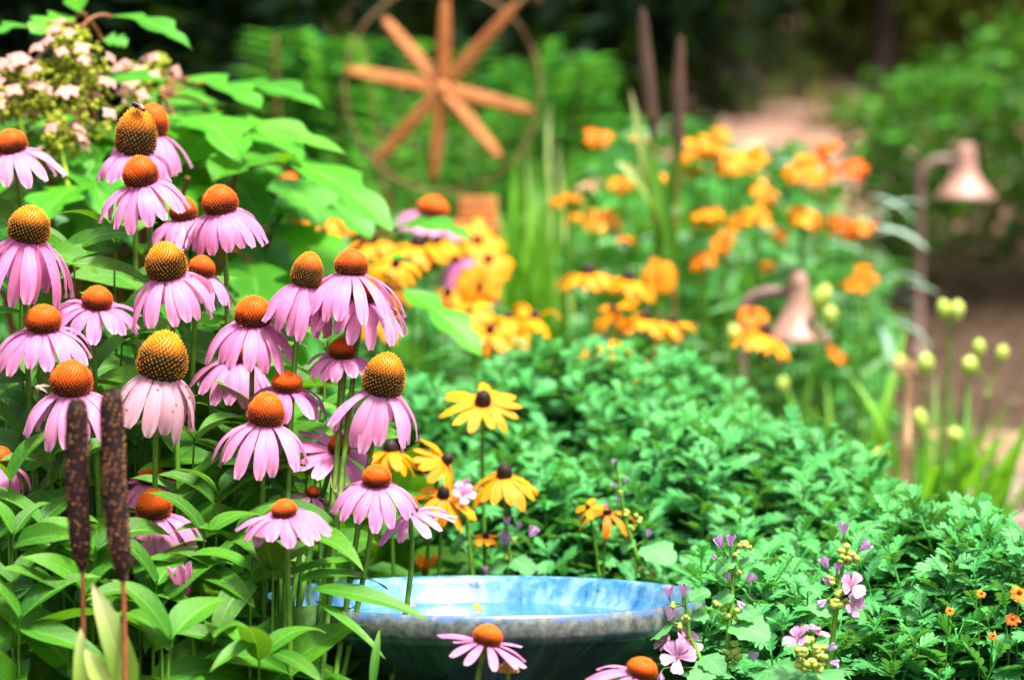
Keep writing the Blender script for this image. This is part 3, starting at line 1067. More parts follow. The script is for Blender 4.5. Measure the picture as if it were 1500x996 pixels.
def coneflower(px, py, d, w, h, L, e0, e1, tx, ty, n, mature, label, mat='pink', miss=(), leaves=True, W=22.5, group=GROUP_PC, root=None, pull=0.3, rearl=False):
    s = K * d
    tx, ty = tx + rng.normal() * 0.09, ty + rng.uniform(-0.06, 0.14)
    ax = unit(RGT * tx + np.array((0, -1.0, 0)) * ty + np.array((0, 0, 1.0)))
    base = at(px, py, d) - ax * (h * s * 0.5)
    rt = root if root is not None else root_of(base, pull)
    t = thing("purple_coneflower", label, "coneflower", rt, group)
    Mx = axis_frame(base, ax)
    pts = bezier(base, base - ax * 0.12, rt + np.array((0, 0, 0.25)) + (base - rt) * np.array((0.25, 0.25, 0)), rt, 16)
    g = Geo()
    g.add_geo(tube(pts, np.linspace(0.0023, 0.0036, 16), 7))
    g.add_geo(lathe([(0.0015, -0.010), (w * s * 0.22, -0.005), (w * s * 0.30, -0.001), (w * s * 0.2, 0.001)], 14), Mx)
    g.build("stem", M['stem'], t)
    g = Geo()
    g.add_geo(rays(n, w * s * 0.36, L * s, W * s, e0, e1, miss=miss, a0=rng.uniform(0, 1)), Mx)
    g.build("petals", M[mat], t)
    g = Geo()
    g.add_geo(cone_geo(w * s, h * s, mature, 430 if w > 30 else 200), Mx)
    g.build("cone", M['cone'], t)
    if leaves:
        leafy(t, pts, 0.07 + rng.uniform(0, 0.04), 0.042, 0.075, 0.14, rng.uniform(0, 6))
    return base


CF = [
 # px, py, d, cone w, h, ray length, e0, e1, lean, toward, rays, mature, label
 (15, 204, 3.15, 50, 36, 76, 8, 55, 0.05, 0.15, 15, 0, "pink coneflower cut by the left edge, highest on that edge"),
 (200, 187, 3.16, 66, 74, 74, 45, 85, 0.02, 0.12, 15, 1, "topmost pink coneflower with tall cone and a bee on its crown"),
 (223, 172, 3.30, 52, 50, 86, 35, 78, 0.06, 0.10, 14, 0.3, "pink coneflower half hidden behind the bee's flower, petals showing on its right"),
 (204, 247, 3.05, 56, 46, 84, 30, 78, -0.04, 0.14, 16, 0.3, "pink coneflower just below the flower that carries the bee on its cone"),
 (268, 303, 3.20, 44, 36, 62, 25, 75, 0.02, 0.15, 14, 0.2, "small pink coneflower tucked behind its neighbour, left of a larger bloom near the hydrangea"),
 (321, 289, 3.10, 56, 44, 74, 26, 66, 0.03, 0.14, 16, 0, "pink coneflower with orange dome, last to the right in the upper group"),
 (44, 324, 2.98, 66, 56, 112, 42, 80, 0.06, 0.10, 17, 0.9, "pink coneflower with long hanging petals at the left edge, above middle"),
 (242, 378, 2.98, 65, 58, 96, 40, 80, 0.03, 0.12, 17, 0.9, "pink coneflower with tall dome and long hanging petals, centre of upper left cluster"),
 (297, 387, 3.08, 42, 30, 68, 16, 60, 0.05, 0.18, 13, 0, "small pink coneflower with flat orange dome, right behind the tall domed one"),
 (143, 433, 3.02, 48, 34, 72, 6, 50, 0.04, 0.22, 15, 0, "pink coneflower with petals spread wide and low flat cone, left side"),
 (63, 463, 2.96, 57, 40, 86, 12, 66, -0.02, 0.20, 16, 0, "wide pink coneflower near the left edge, above the flower with a bee on its petals"),
 (104, 549, 2.92, 66, 54, 96, 24, 66, 0.02, 0.20, 16, 0.3, "pink coneflower above the front millet spikes with a bee on its left petals"),
 (240, 515, 2.90, 78, 76, 106, 48, 86, 0.06, 0.16, 14, 1, "faded whitish coneflower with the largest greenish cone and spotted petals"),
 (371, 452, 2.98, 58, 46, 90, 20, 74, -0.02, 0.18, 16, 0, "pink coneflower in front of another, in the middle of the left cluster"),
 (347, 508, 3.10, 50, 40, 84, 25, 74, 0.00, 0.10, 15, 0.2, "pink coneflower with its cone hidden beneath another flower's petals"),
 (452, 391, 3.06, 50, 56, 92, 52, 84, 0.20, 0.05, 15, 0.8, "pink coneflower leaning right with closed hanging petals, left of two overlapping blooms"),
 (515, 381, 3.03, 52, 40, 86, 20, 64, 0.08, 0.14, 15, 0.1, "upper of the two overlapping pink coneflowers near the hydrangea leaf tip"),
 (534, 421, 2.98, 50, 38, 82, 24, 74, 0.04, 0.16, 15, 0.1, "lower of two overlapping pink coneflowers, petals parted over its stem"),
 (501, 508, 3.10, 42, 30, 72, 20, 66, 0.06, 0.12, 14, 0, "pink coneflower partly behind stems, left of the tall cone by the chrysanthemums"),
 (565, 543, 2.95, 66, 68, 96, 46, 84, 0.14, 0.12, 16, 1, "pale pink coneflower with tall pointed cone, last on the cluster's right"),
 (421, 556, 3.04, 48, 30, 74, 16, 62, 0.06, 0.16, 14, 0, "pink coneflower with flat orange cone tucked behind a larger dome"),
 (391, 595, 2.93, 58, 52, 98, 22, 70, 0.12, 0.18, 15, 0.3, "pink coneflower with petals spreading left, overlapping the flat coned one"),
 (499, 649, 3.00, 36, 30, 60, 5, 30, 0.40, 0.50, 13, 0, "pink coneflower turned sideways to the right below the tall pointed cone"),
 (552, 694, 2.93, 46, 32, 76, 8, 56, 0.16, 0.26, 15, 0, "pink coneflower with ragged petals directly above the bird bath's left side"),
 (596, 736, 3.04, 34, 32, 62, 10, 50, -0.10, 0.10, 13, 0, "pink coneflower mostly hidden with few petals pointing right, above the bath rim"),
 (416, 742, 2.83, 40, 26, 66, 2, 40, 0.02, 0.26, 16, 0, "small open pink coneflower with level petals, left of the bath"),
 (225, 733, 2.92, 56, 46, 88, 20, 62, 0.04, 0.30, 15, 0, "pink coneflower right beside the front millet spikes with petals fanned down"),
 (222, 694, 3.05, 44, 24, 66, 6, 40, 0.00, 0.18, 14, 0, "pink coneflower peeping out behind another beside the millet spikes"),
 (2, 666, 2.96, 40, 30, 56, 10, 58, 0.02, 0.18, 14, 0, "pink coneflower cut by the left edge, lowest on that edge"),
 (407, 818, 3.02, 36, 26, 40, 40, 78, 0.10, 0.20, 13, 0, "little coneflower with short petals low among the leaves, left of the bath"),
 (459, 718, 3.16, 22, 18, 30, 10, 50, 0.3, 0.3, 11, 0, "tiny pale coneflower deep between stems, left of the bath"),
 (716, 927, 2.78, 46, 30, 58, 2, 26, 0.24, 0.14, 12, 0, "pink coneflower with narrow petals in front of the bird bath's pale rim"),
 (942, 975, 2.80, 48, 28, 66, 6, 46, 0.10, 0.18, 12, 0, "pink coneflower cut by the bottom edge, below the bath's right end"),
]
# half width and lowest petal tip of each bloom in photo pixels
EXT = [(62, 275), (48, 262), (44, 250), (56, 325), (45, 358), (50, 366), (46, 440), (52, 472), (46, 446), (60, 488), (64, 538), (60, 644), (50, 630), (59, 536), (50, 584), (35, 487), (60, 472), (56, 499),
       (46, 552), (50, 646), (51, 614), (58, 690), None, (57, 763), None, (61, 798), (50, 818), (43, 740), (34, 722), (22, 842), None, None, None]
for k, e in enumerate(EXT):
    if e:
        c = CF[k]
        H = max(8, e[0] * 1.02 - 0.34 * c[3])
        Vd = max(10, e[1] - (c[1] + c[4] * 0.42)) - c[9] * H * 0.6
        am = math.degrees(math.atan2(Vd, H))
        CF[k] = c[:5] + (1.05 * math.hypot(H, Vd), am - 36, min(94, am + 26)) + c[8:]
HEADS = {}
for k, c in enumerate(CF):
    kw = {}
    if k == 12:
        kw = dict(mat='pale', W=26)
    if k == 19:
        kw = dict(W=23)
    if k in (31, 32):
        s_ = at(c[0], c[1], c[2])
        rx = s_[0] + (-0.06 if k == 31 else 0.01)
        kw = dict(root=np.array((rx, s_[1] - 0.03, ground_z(rx, s_[1]))), W=17, group="pink coneflowers in front of the bath", leaves=False)
        if k == 32:
            kw['miss'] = (0, 1, 2, 10, 11)
    if k == 30:
        kw = dict(W=9)
    if k == 24:
        kw = dict(miss=(3, 4, 5, 6), W=18)
    if c[0] > 400 and k < 31:
        c = (c[0], c[1], min(c[2], 2.97)) + c[3:]
        rx = X(rng.uniform(330, 425), 2.75)
        ry = rng.uniform(2.68, 2.80)
        kw['root'] = np.array((rx, ry, ground_z(rx, ry)))
    HEADS[k] = coneflower(*c, **kw)

# blurred coneflowers further back
REAR = [
 (636, 302, 4.5, 48, 34, 46, 10, 62, 0.10, 0.12, 13, 0, "blurred pink coneflower with orange cone in front of the wooden stand", 'pink'),
 (424, 262, 4.2, 30, 22, 36, 30, 76, 0.0, 0.1, 12, 0, "blurred pink coneflower half covered by the hydrangea's long leaves", 'pink'),
 (668, 366, 4.5, 34, 30, 62, 46, 86, -0.25, 0.1, 12, 0.6, "blurred coneflower with drooping pale petals left of the black-eyed susans", 'pink'),
]
for c in REAR:
    b = at(c[0], c[1], c[2])
    coneflower(*c[:13], mat=c[13], leaves=False, group="blurred coneflowers further back", root=np.array((b[0], b[1] + 0.05, ground_z(b[0], b[1]))))

# leafy shoots without flowers
def shoot(px, py, d, s1=0.13):
    p = at(px, py, d)
    rt = root_of(p, 0.2)
    t = thing("coneflower_shoot", "leafy green coneflower shoot without a bloom among the pink coneflowers", "shoot", rt, "leafy shoots between the coneflowers")
    pts = bezier(p, p - np.array((0.01, 0.01, 0.1)), rt + np.array((0, 0, 0.2)), rt, 12)
    g = Geo()
    g.add_geo(tube(pts, np.linspace(0.0008, 0.004, 12), 7))
    g.build("stem", M['stem'], t)
    for q in range(2):
        a, e = q * 3.0 + rng.uniform(0, 1), rng.uniform(0.6, 1.2)
        part_copy("leaf", LEAF[int(rng.integers(10))], t, frame(p - (0, 0, 0.004), (math.cos(a) * math.cos(e), math.sin(a) * math.cos(e), math.sin(e)), (-math.cos(a), -math.sin(a) - 0.5, 0.8), rng.uniform(0.05, 0.085)))
    leafy(t, pts, 0.012, 0.048, 0.085, s1 + 0.03, rng.uniform(0, 6), (-0.1, 0.9))


for (px, py, d) in ((210, 820, 2.9), (265, 800, 2.94), (310, 840, 2.9), (240, 880, 2.84), (330, 760, 2.98), (60, 800, 2.9), (130, 850, 2.86), (370, 830, 2.86), (30, 900, 2.8), (350, 700, 3.06), (290, 700, 3.06),
                    (15, 700, 2.9), (90, 700, 2.96), (140, 800, 2.86), (200, 790, 2.96), (265, 720, 2.98), (320, 720, 2.95), (345, 790, 2.9), (20, 780, 2.86),
                    (350, 450, 3.16), (250, 470, 3.16), (80, 400, 3.14), (180, 480, 3.12), (30, 440, 3.14), (290, 440, 3.2), (140, 540, 3.08), (300, 520, 3.16), (390, 520, 3.16), (480, 500, 3.2), (215, 590, 3.1), (60, 600, 3.12), (270, 560, 3.12), (400, 620, 3.1), (450, 690, 2.98), (350, 680, 3.05),
                    (30, 640, 3.0), (60, 760, 2.9), (20, 850, 2.82), (110, 880, 2.84), (230, 850, 2.85), (285, 640, 3.02), (300, 780, 2.88), (335, 850, 2.86),
                    (395, 690, 3.0), (450, 760, 3.2), (150, 660, 3.06), (250, 930, 2.74), 
                    (170, 350, 3.22), (110, 380, 3.2), (350, 620, 3.1), (200, 650, 3.1), (470, 600, 3.16), (10, 540, 3.1)):
    shoot(px, py, d)

# two broad leaves that reach over the bath's left rim
def lone_leaf_shoot(base_px, leaves, label):
    p = at(*base_px)
    rt = np.array((p[0] - 0.02, p[1] + 0.03, ground_z(p[0], p[1])))
    t = thing("coneflower_shoot", label, "shoot", rt)
    pts = bezier(p, p - np.array((0, 0, 0.1)), rt + (0, 0, 0.15), rt, 10)
    g = Geo()
    g.add_geo(tube(pts, np.linspace(0.0008, 0.005, 10), 7))
    g.build("stem", M['stem'], t)
    for q in range(3):
        a, e = q * 2.1 + 0.4, 0.9
        part_copy("leaf", LEAF[q + 3], t, frame(p - (0, 0, 0.004), (math.cos(a) * math.cos(e), math.sin(a) * math.cos(e), math.sin(e)), (-math.cos(a), -math.sin(a) - 0.5, 0.8), 0.075))
    for (p0, p1, mi, sc) in leaves:
        a, b = at(*p0), at(*p1)
        g = Geo()
        L = np.linalg.norm(b - a) * 1.06
        V = blade(L, L * sc, p_lance, nv=16, nu=6, bend=0.55, fold=0.22, wave=0.02, lift=0.28)
        g.add_geo(V, frame(a, b - a, (0, -0.55, 1)))
        g.build("leaf", M['cone_leaf'], t)


lone_leaf_shoot((400, 830, 2.86), [((455, 862, 2.86), (622, 912, 2.84), 0, 0.30), ((462, 880, 2.86), (560, 965, 2.82), 1, 0.16), ((440, 850, 2.87), (560, 868, 2.98), 2, 0.26), ((400, 850, 2.86), (545, 830, 2.95), 2, 0.14)],
                "coneflower shoot whose long leaves reach over the bath's left rim")
lone_leaf_shoot((380, 960, 2.78), [((400, 955, 2.78), (470, 1000, 2.74), 0, 0.40), ((545, 1010, 2.80), (556, 925, 2.82), 0, 0.22), ((385, 930, 2.78), (310, 985, 2.74), 0, 0.36)],
                "coneflower shoot with broad leaves at the bottom edge left of the bath")

# pink bud low among the leaves
b = at(273, 850, 2.85)
t = thing("coneflower_bud", "slim closed pink bud low among the leaves below the fanned coneflower", "flower bud", (b[0], b[1], ground_z(b[0], b[1])))
g = Geo()
g.add_geo(rays(8, 0.002, 0.028, 0.009, -70, -80, 0.04), axis_frame(b - np.array((0, 0, 0.012)), (-0.25, -0.1, 1)))
g.build("petals", M['pink'], t)
g = Geo()
g.add_geo(tube(bezier(b - np.array((0, 0, 0.012)), b - np.array((-0.01, 0, 0.06)), b - np.array((-0.02, 0, 0.2)), t["_o"], 10), 0.002, 6))
g.build("stem", M['stem'], t)

# spent seed head at the bottom edge
b = at(744, 985, 2.78)
t = thing("seed_head", "spiky dried brown seed head at the bottom edge in front of the bath", "seed head", (b[0], b[1], ground_z(b[0], b[1])))
g = Geo()
for k in range(60):
    a, e = k * 2.4, 0.1 + 1.4 * k / 60
    d = np.array((math.cos(a) * math.cos(e), math.sin(a) * math.cos(e), math.sin(e)))
    V, Q, T, U, C = tube([b, b + d * 0.006, b + d * 0.0105], (0.0012, 0.001, 0.0002), 4)
    g.add(V, Q, T, U, np.where(U[:, 1:2] > 0.4, (0.75, 0.50, 0.18), (0.14, 0.07, 0.02)))
g.build("cone", M['seed'], t)
g = Geo()
g.add_geo(tube(bezier(b, b - np.array((0, 0, 0.05)), t["_o"] + (0, 0, 0.1), t["_o"], 8), 0.002, 6))
g.build("stem", M['stem'], t)


# bees
def bee(px, py, d, yaw, up, label, sc=1.0):
    p = at(px, py, d)
    t = thing("bee", label, "bee", p, "bees on the coneflowers")
    fwd = np.array((math.cos(yaw), -0.2, math.sin(yaw)))
    Mb = frame(p, fwd, up, sc)
    g = Geo()
    st = np.linspace(0, 1, 20)
    yy = -0.0075 + 0.0155 * st
    ra = np.interp(st, [0, .06, .25, .45, .52, .6, .72, .80, .84, .92, 1], [.0003, .0015, .0030, .0028, .0017, .0028, .0030, .0018, .0017, .0021, .0004])
    V, Q, T, U, C = tube(np.stack([np.zeros(20), yy, -0.0008 * np.cos(st * 6)], -1), ra, 10)
    band = np.sin(U[:, 1] * 60) > 0.2
    C = np.where((U[:, 1] < 0.5)[:, None], np.where(band[:, None], (0.30, 0.20, 0.06), (0.012, 0.010, 0.008)), np.where((U[:, 1] < 0.8)[:, None], (0.45, 0.34, 0.18), (0.015, 0.012, 0.01)))
    g.add_geo((V, Q, T, U, C), Mb)
    for sg in (-1, 1):
        for q in (-0.001, 0.002, 0.0045):
            g.add_geo(tube([(0, q, -0.001), (sg * 0.004, q + 0.0005, 0.0003), (sg * 0.006, q - 0.001, -0.004)], (0.0005, 0.0004, 0.0002), 5), Mb, (0.03, 0.02, 0.01))
        g.add_geo(tube([(sg * 0.0006, 0.0075, 0.0006), (sg * 0.0014, 0.0098, 0.0018), (sg * 0.0022, 0.0115, 0.001)], 0.00022, 4), Mb, (0.03, 0.02, 0.01))
    g.build("body", M['bee'], t)
    for sg in (-1, 1):
        g = Geo()
        g.add_geo(blade(0.010, 0.0042, p_ovate, nv=6, nu=2, bend=0.1, fold=0.05), Mb @ frame((sg * 0.0012, 0.003, 0.0028), (sg * 0.45, -1, 0.2)))
        g.build("wing", M['wing'], t)


bee(203, 157, 3.145, -0.5, (0.2, -0.3, 1), "bee sitting on the crown of the topmost coneflower")
bee(60, 571, 2.885, 2.7, (-0.4, -0.5, 0.8), "dark bee on the left petals of the coneflower above the millet spikes")


# ------------------------------------------------------------------ black-eyed susans
GROUP_R = "yellow black-eyed susans"
SUS = []
for k in range(4):
    gg = Geo()
    gg.add_geo(blade(1.0, 0.34, p_lance, nv=10, nu=4, bend=rnd.uniform(0.4, 1.1), fold=0.25, wave=0.02))
    SUS.append(gg.mesh("susan_leaf", M['bed']))


def p_ray2(v):
    return np.clip(0.40 + 1.5 * v, 0, 1) * np.sqrt(np.clip(1 - np.clip((v - 0.55) / 0.46, 0, 1) ** 2.2, 0, 1))


def susan(px, py, d, w, L, e0, e1, ax, n, label, mat='yellow', miss=(), W=17, jit=0.14, group=GROUP_R, nleaf=3, sr=1.0, dh=0.8, name="black_eyed_susan", cat="black-eyed susan", cone_col=None, double=False):
    s = K * d
    ax = unit(RGT * ax[0] + np.array((0, -1.0, 0)) * ax[1] + np.array((0, 0, 1.0)) * ax[2])
    base = at(px, py, d) - ax * (w * s * 0.3)
    rt = np.array((base[0] + rng.uniform(-0.03, 0.03), base[1] + rng.uniform(0.0, 0.06), 0))
    rt[2] = ground_z(rt[0], rt[1])
    t = thing(name, label, cat, rt, group)
    Mx = axis_frame(base, ax)
    pts = bezier(base, base - ax * 0.05 - np.array((0, 0, 0.04)), rt + (0, 0, 0.2), rt, 14)
    g = Geo()
    g.add_geo(tube(pts, np.linspace(0.0016, 0.003, 14) * sr, 6))
    g.add_geo(lathe([(0.001, -0.006), (w * s * 0.42, -0.003), (w * s * 0.5, 0.0)], 12), Mx)
    g.build("stem", M['stem'], t)
    g = Geo()
    g.add_geo(rays(n, w * s * 0.36, L * s, W * s, e0, e1, jit, miss, rng.uniform(0, 1), p_ray2, -0.15, 0.13), Mx)
    if double:
        g.add_geo(rays(n - 2, w * s * 0.25, L * s * 0.72, W * s, e0 - 28, e1 - 30, jit, miss, rng.uniform(0, 1), p_ray2, -0.15, 0.13), Mx @ np.array([[1, 0, 0, 0], [0, 1, 0, 0], [0, 0, 1, 0.002], [0, 0, 0, 1.0]]))
    g.build("petals", M[mat], t)
    g = Geo()
    hh = w * s * dh
    V, Q, T, U, C = lathe([(w * s * 0.46, -0.001), (w * s * 0.50, hh * 0.25), (w * s * 0.42, hh * 0.65), (w * s * 0.24, hh * 0.92), (0.0002, hh)], 16)
    cc = np.array(cone_col if cone_col else (0.020, 0.010, 0.007))
    g.add_geo((V, Q, None, U, np.tile(cc, (len(V), 1))), Mx)
    for k in range(110):
        f = (k + 0.5) / 110
        a = k * 2.39996
        rr = w * s * 0.5 * math.sqrt(f)
        zz = hh * (1 - f ** 1.8) * 0.98
        q = np.array((math.cos(a) * rr, math.sin(a) * rr, zz))
        dd = unit((math.cos(a) * f, math.sin(a) * f, 1.1 - f))
        b = w * s * 0.03
        xx = unit(np.cross(dd, (0.2, 0.1, 1)))
        y2 = np.cross(dd, xx)
        cl = cc * rng.uniform(0.8, 3.2)
        tri = np.array([q + b * xx, q - b * 0.5 * xx + b * 0.8 * y2, q - b * 0.5 * xx - b * 0.8 * y2, q + dd * w * s * 0.09])
        g.add(tri @ Mx[:3, :3].T + Mx[:3, 3], None, [(0, 1, 3), (1, 2, 3), (2, 0, 3)], None, cl)
    g.build("cone", M['cone'], t)
    if nleaf:
        leafy(t, pts, 0.09, 0.07, 0.05, 0.10, rng.uniform(0, 6), (0.1, 0.7), SUS)


SU = [
 # px, py, d, cone, L, e0, e1, axis (right, to camera, up), n, label
 (708, 584, 3.42, 25, 54, 0, 32, (0.08, 0.48, 0.85), 13, "open yellow black-eyed susan standing alone in front of the chrysanthemum leaves", {}),
 (739, 690, 3.36, 24, 54, 14, 64, (0.0, 0.34, 0.95), 14, "drooping yellow black-eyed susan on the right of the trio above the bird bath", {}),
 (650, 721, 3.34, 20, 52, 16, 64, (0.12, 0.45, 0.9), 13, "yellow black-eyed susan lowest of the trio above the bird bath", {}),
 (656, 672, 3.36, 18, 48, 14, 52, (0.75, 0.32, 0.5), 13, "yellow black-eyed susan turned to the right, left of the trio above the bath", {}),
 (572, 654, 3.36, 22, 50, 18, 66, (0.0, 0.05, 1), 14, "yellow black-eyed susan seen from the side behind the ragged pink coneflower", {}),
 (885, 499, 4.10, 18, 48, 10, 56, (0.05, 0.42, 0.9), 15, "yellow black-eyed susan with visible dark cone behind the chrysanthemums, middle of picture", {}),
 (932, 525, 4.20, 14, 42, 12, 62, (0.15, 0.2, 0.95), 14, "yellow black-eyed susan overlapping its dark coned neighbour's right side", {}),
 (718, 483, 4.15, 15, 40, 5, 54, (0.05, 0.42, 0.9), 14, "yellow black-eyed susan just right of the long hydrangea leaf's tip", {}),
 (703, 418, 4.30, 10, 32, 0, 18, (0.12, 0.95, 0.2), 16, "round golden black-eyed susan facing the camera beside the wooden stand", {'W': 17}),
 (688, 453, 4.22, 10, 38, 5, 48, (-0.1, 0.5, 0.8), 14, "golden black-eyed susan below the round camera facing one", {}),
 (745, 462, 4.25, 13, 38, 10, 55, (0.2, 0.1, 0.95), 14, "golden black-eyed susan seen edge on beside the camera facing pair", {}),
 (783, 462, 4.32, 15, 42, -12, 40, (0.1, 0.0, 1), 11, "black-eyed susan with one petal upright, centre of picture", {'jit': 0.5}),
 (700, 350, 4.7, 14, 40, 5, 40, (0.1, 0.75, 0.6), 14, "blurred golden susan against the wooden stand, upper", {}),
 (716, 378, 4.6, 14, 40, 0, 40, (0.2, 0.65, 0.6), 14, "blurred golden susan against the wooden stand, lower", {}),
 (862, 396, 4.45, 20, 42, 0, 62, (0.0, 0.04, 1), 16, "flat side on yellow susan at the left end of a row of three", {}),
 (922, 405, 4.50, 20, 44, 5, 58, (0.15, 0.04, 1), 15, "flat side on yellow susan in the middle of a row of three", {}),
 (966, 405, 4.60, 8, 25, 0, 25, (0.1, 0.95, 0.2), 15, "round yellow susan at the right end of a row of three", {'W': 16, 'cone_col': (0.5, 0.16, 0.01)}),
 (898, 452, 4.35, 14, 42, 0, 48, (-0.5, 0.1, 0.8), 12, "ragged yellow susan above the dark coned one, tilted left", {'jit': 0.35}),
 (945, 462, 4.38, 20, 46, 6, 64, (0.15, 0.03, 1), 14, "side on yellow susan, second from the right in the lower row", {}),
 (985, 470, 4.42, 15, 36, 0, 60, (0.1, 0.05, 1), 12, "side on yellow susan at the right end of the lower row", {'jit': 0.3}),
 (828, 512, 4.5, 10, 30, 20, 78, (0.2, 0.1, 1), 11, "small blurred orange susan left of the dark coned one", {'mat': 'orange'}),
 (1122, 484, 4.45, 18, 46, 16, 64, (0.35, 0.15, 0.9), 13, "yellow susan in front of the low copper path lamp", {}),
 (1101, 456, 4.6, 10, 22, 10, 50, (0.0, 0.6, 0.8), 11, "small orange susan bud above the one at the low lamp", {'mat': 'orange'}),
 (303, 585, 3.22, 20, 46, 8, 48, (-0.3, 0.5, 0.8), 14, "yellow black-eyed susan behind the faded whitish coneflower", {}),
 (612, 354, 4.15, 22, 48, 4, 62, (0.1, 0.1, 1), 15, "yellow susan above the hydrangea's small rounded leaf", {}),
 (545, 350, 4.2, 18, 40, 8, 56, (0.0, 0.3, 1), 14, "yellow susan between hydrangea leaves above the coneflower pair", {}),
 (482, 312, 4.1, 18, 44, 10, 56, (0.3, 0.2, 0.9), 14, "yellow susan behind the long hydrangea leaf, upper middle", {}),
 (565, 420, 3.9, 14, 42, 10, 56, (0.1, 0.6, 0.7), 14, "yellow susan behind the overlapping coneflower pair", {}),
 (285, 285, 3.8, 16, 40, 10, 56, (0.1, 0.5, 0.7), 13, "orange yellow susan hidden behind upper left coneflowers", {'mat': 'orange'}),
 (247, 268, 3.85, 12, 28, 10, 56, (0.1, 0.5, 0.7), 12, "small orange yellow susan between the upper coneflowers and the hydrangea stem", {'mat': 'orange'}),
 (890, 748, 3.40, 14, 46, 10, 72, (0.15, 0.3, 1), 13, "withering orange susan with few petals above the bath's right half", {'mat': 'orange', 'miss': (1, 2, 3, 7, 8, 10, 12), 'W': 13}),
 (861, 742, 3.36, 8, 26, 0, 40, (-0.4, 0.4, 0.8), 9, "withered yellow susan with two curled petals beside the orange one", {'miss': (0, 2, 4, 5, 7), 'W': 13}),
 (622, 832, 3.38, 10, 30, -62, -30, (0.1, 0.3, 1), 12, "opening orange susan with upright narrow petals right behind the bath rim", {'mat': 'orange', 'W': 7}),
 (712, 784, 3.36, 10, 18, 5, 40, (0.1, 0.4, 0.9), 10, "small yellow susan low behind the bath, below the drooping one", {'W': 9}),
 (468, 300, 4.2, 14, 40, 6, 56, (-0.3, 0.3, 0.9), 13, "orange yellow susan at the left of a pair behind the long hydrangea leaf", {'mat': 'orange'}),
 (580, 385, 4.0, 14, 42, 8, 60, (0.2, 0.4, 0.8), 13, "yellow susan right behind the upper of the overlapping coneflowers", {}),
 (556, 462, 3.9, 14, 40, 8, 60, (0.2, 0.5, 0.8), 13, "yellow susan peeking out under the overlapping coneflower pair's right side", {}),
 (640, 352, 4.3, 14, 40, 8, 60, (-0.2, 0.2, 0.9), 13, "yellow susan directly above the blurred drooping coneflower", {}),
 (656, 428, 4.35, 14, 38, 8, 60, (0.0, 0.4, 0.9), 13, "yellow susan left of the round camera facing one", {}),
 (328, 612, 3.2, 14, 40, 8, 56, (0.3, 0.4, 0.8), 13, "yellow susan low behind the coneflower with petals spreading left", {}),
 (270, 612, 3.2, 14, 38, 8, 56, (-0.3, 0.4, 0.8), 13, "yellow susan beside the hanging petals of the faded whitish coneflower", {}),
 (760, 480, 4.4, 14, 38, 8, 60, (0.3, 0.2, 0.9), 13, "golden susan between the long leaf's tip and the one with an upright petal", {}),
 (338, 740, 3.1, 10, 22, 0, 50, (0.0, 0.5, 0.8), 10, "small orange susan deep among the stems beside the fanned coneflower", {'mat': 'orange', 'W': 10}),
]
for c in SU:
    susan(*c[:10], **c[10])

# rear bed: soft round orange and yellow blooms
GROUP_B = "blurred orange and yellow blooms of the rear bed"
RB = [
 (876, 197, 19, 'o', "lone orange bloom high up, left of the rear millet spikes"),
 (938, 199, 13, 'y', "small yellow bloom touching the taller rear millet spike"),
 (1015, 216, 28, 'y', "yellow bloom right of the shorter rear millet spike"),
 (1042, 208, 24, 'y', "yellow bloom in the middle of the topmost row"),
 (1055, 192, 16, 'y', "yellow bloom at the very top of the rear bed"),
 (1068, 229, 26, 'y', "yellow bloom lowest in the topmost row"),
 (1092, 230, 28, 'y', "yellow bloom at the right end of the topmost row"),
 (1207, 212, 20, 'r', "upper of the three reddish orange blooms"),
 (1246, 240, 24, 'r', "reddest orange bloom, right end of the rear bed's upper row"),
 (1214, 237, 22, 'r', "reddish orange bloom between the red one and the yellow pair"),
 (1172, 240, 26, 'y', "yellow bloom left of the reddish orange trio"),
 (1198, 254, 20, 'y', "yellow bloom below the reddish orange trio"),
 (826, 287, 26, 'y', "yellow bloom at the rear bed's left edge by the grass leaves"),
 (839, 314, 15, 'y', "small bud like bloom below the leftmost one"),
 (882, 315, 27, 'y', "large round yellow bloom left of the rear millet stems"),
 (911, 265, 20, 'y', "yellow bloom under the pale millet leaf"),
 (967, 259, 12, 'y', "small yellow bloom between the two rear millet stems"),
 (917, 347, 13, 'o', "small orange bloom below the large round one"),
 (1031, 310, 27, 'y', "large yellow bloom right of the rear millet stems"),
 (1078, 317, 24, 'y', "yellow bloom joined to the large one's right"),
 (1117, 313, 18, 'y', "yellow bloom under the upright oval one"),
 (1122, 277, 20, 'y', "upright oval yellow bloom in the middle of the rear bed"),
 (1145, 341, 14, 'o', "small orange bloom above the low path lamp"),
 (1177, 308, 24, 'y', "yellow bloom left of the pair by the silvery leaves"),
 (1204, 319, 20, 'y', "yellow bloom between two wide ones near the silvery leaves"),
 (1238, 326, 25, 'o', "orange yellow bloom below the silvery leaves"),
 (1263, 325, 20, 'o', "orange yellow bloom at the far right end near the tall lamp"),
 (1025, 374, 23, 'o', "orange bloom lowest right of the millet stems"),
 (1056, 354, 18, 'o', "orange bloom above and right of the lowest one"),
 (1123, 387, 12, 'y', "tiny yellow bloom just above the low path lamp's cap"),
 (1261, 402, 26, 'o', "single orange bloom low at the right, beside the tall lamp's post"),
 (1228, 517, 14, 'o', "small orange bloom right of the low path lamp"),
 (1017, 247, 16, 'y', "yellow bloom under the topmost row's left end"),
 (862, 268, 18, 'p', "pale peach bloom above the large round one"),
]
M['peach'] = petal_mat("peach_petal", (0.7, 0.3, 0.16), (0.8, 0.48, 0.34), (0.85, 0.6, 0.45), (0.7, 0.35, 0.2))
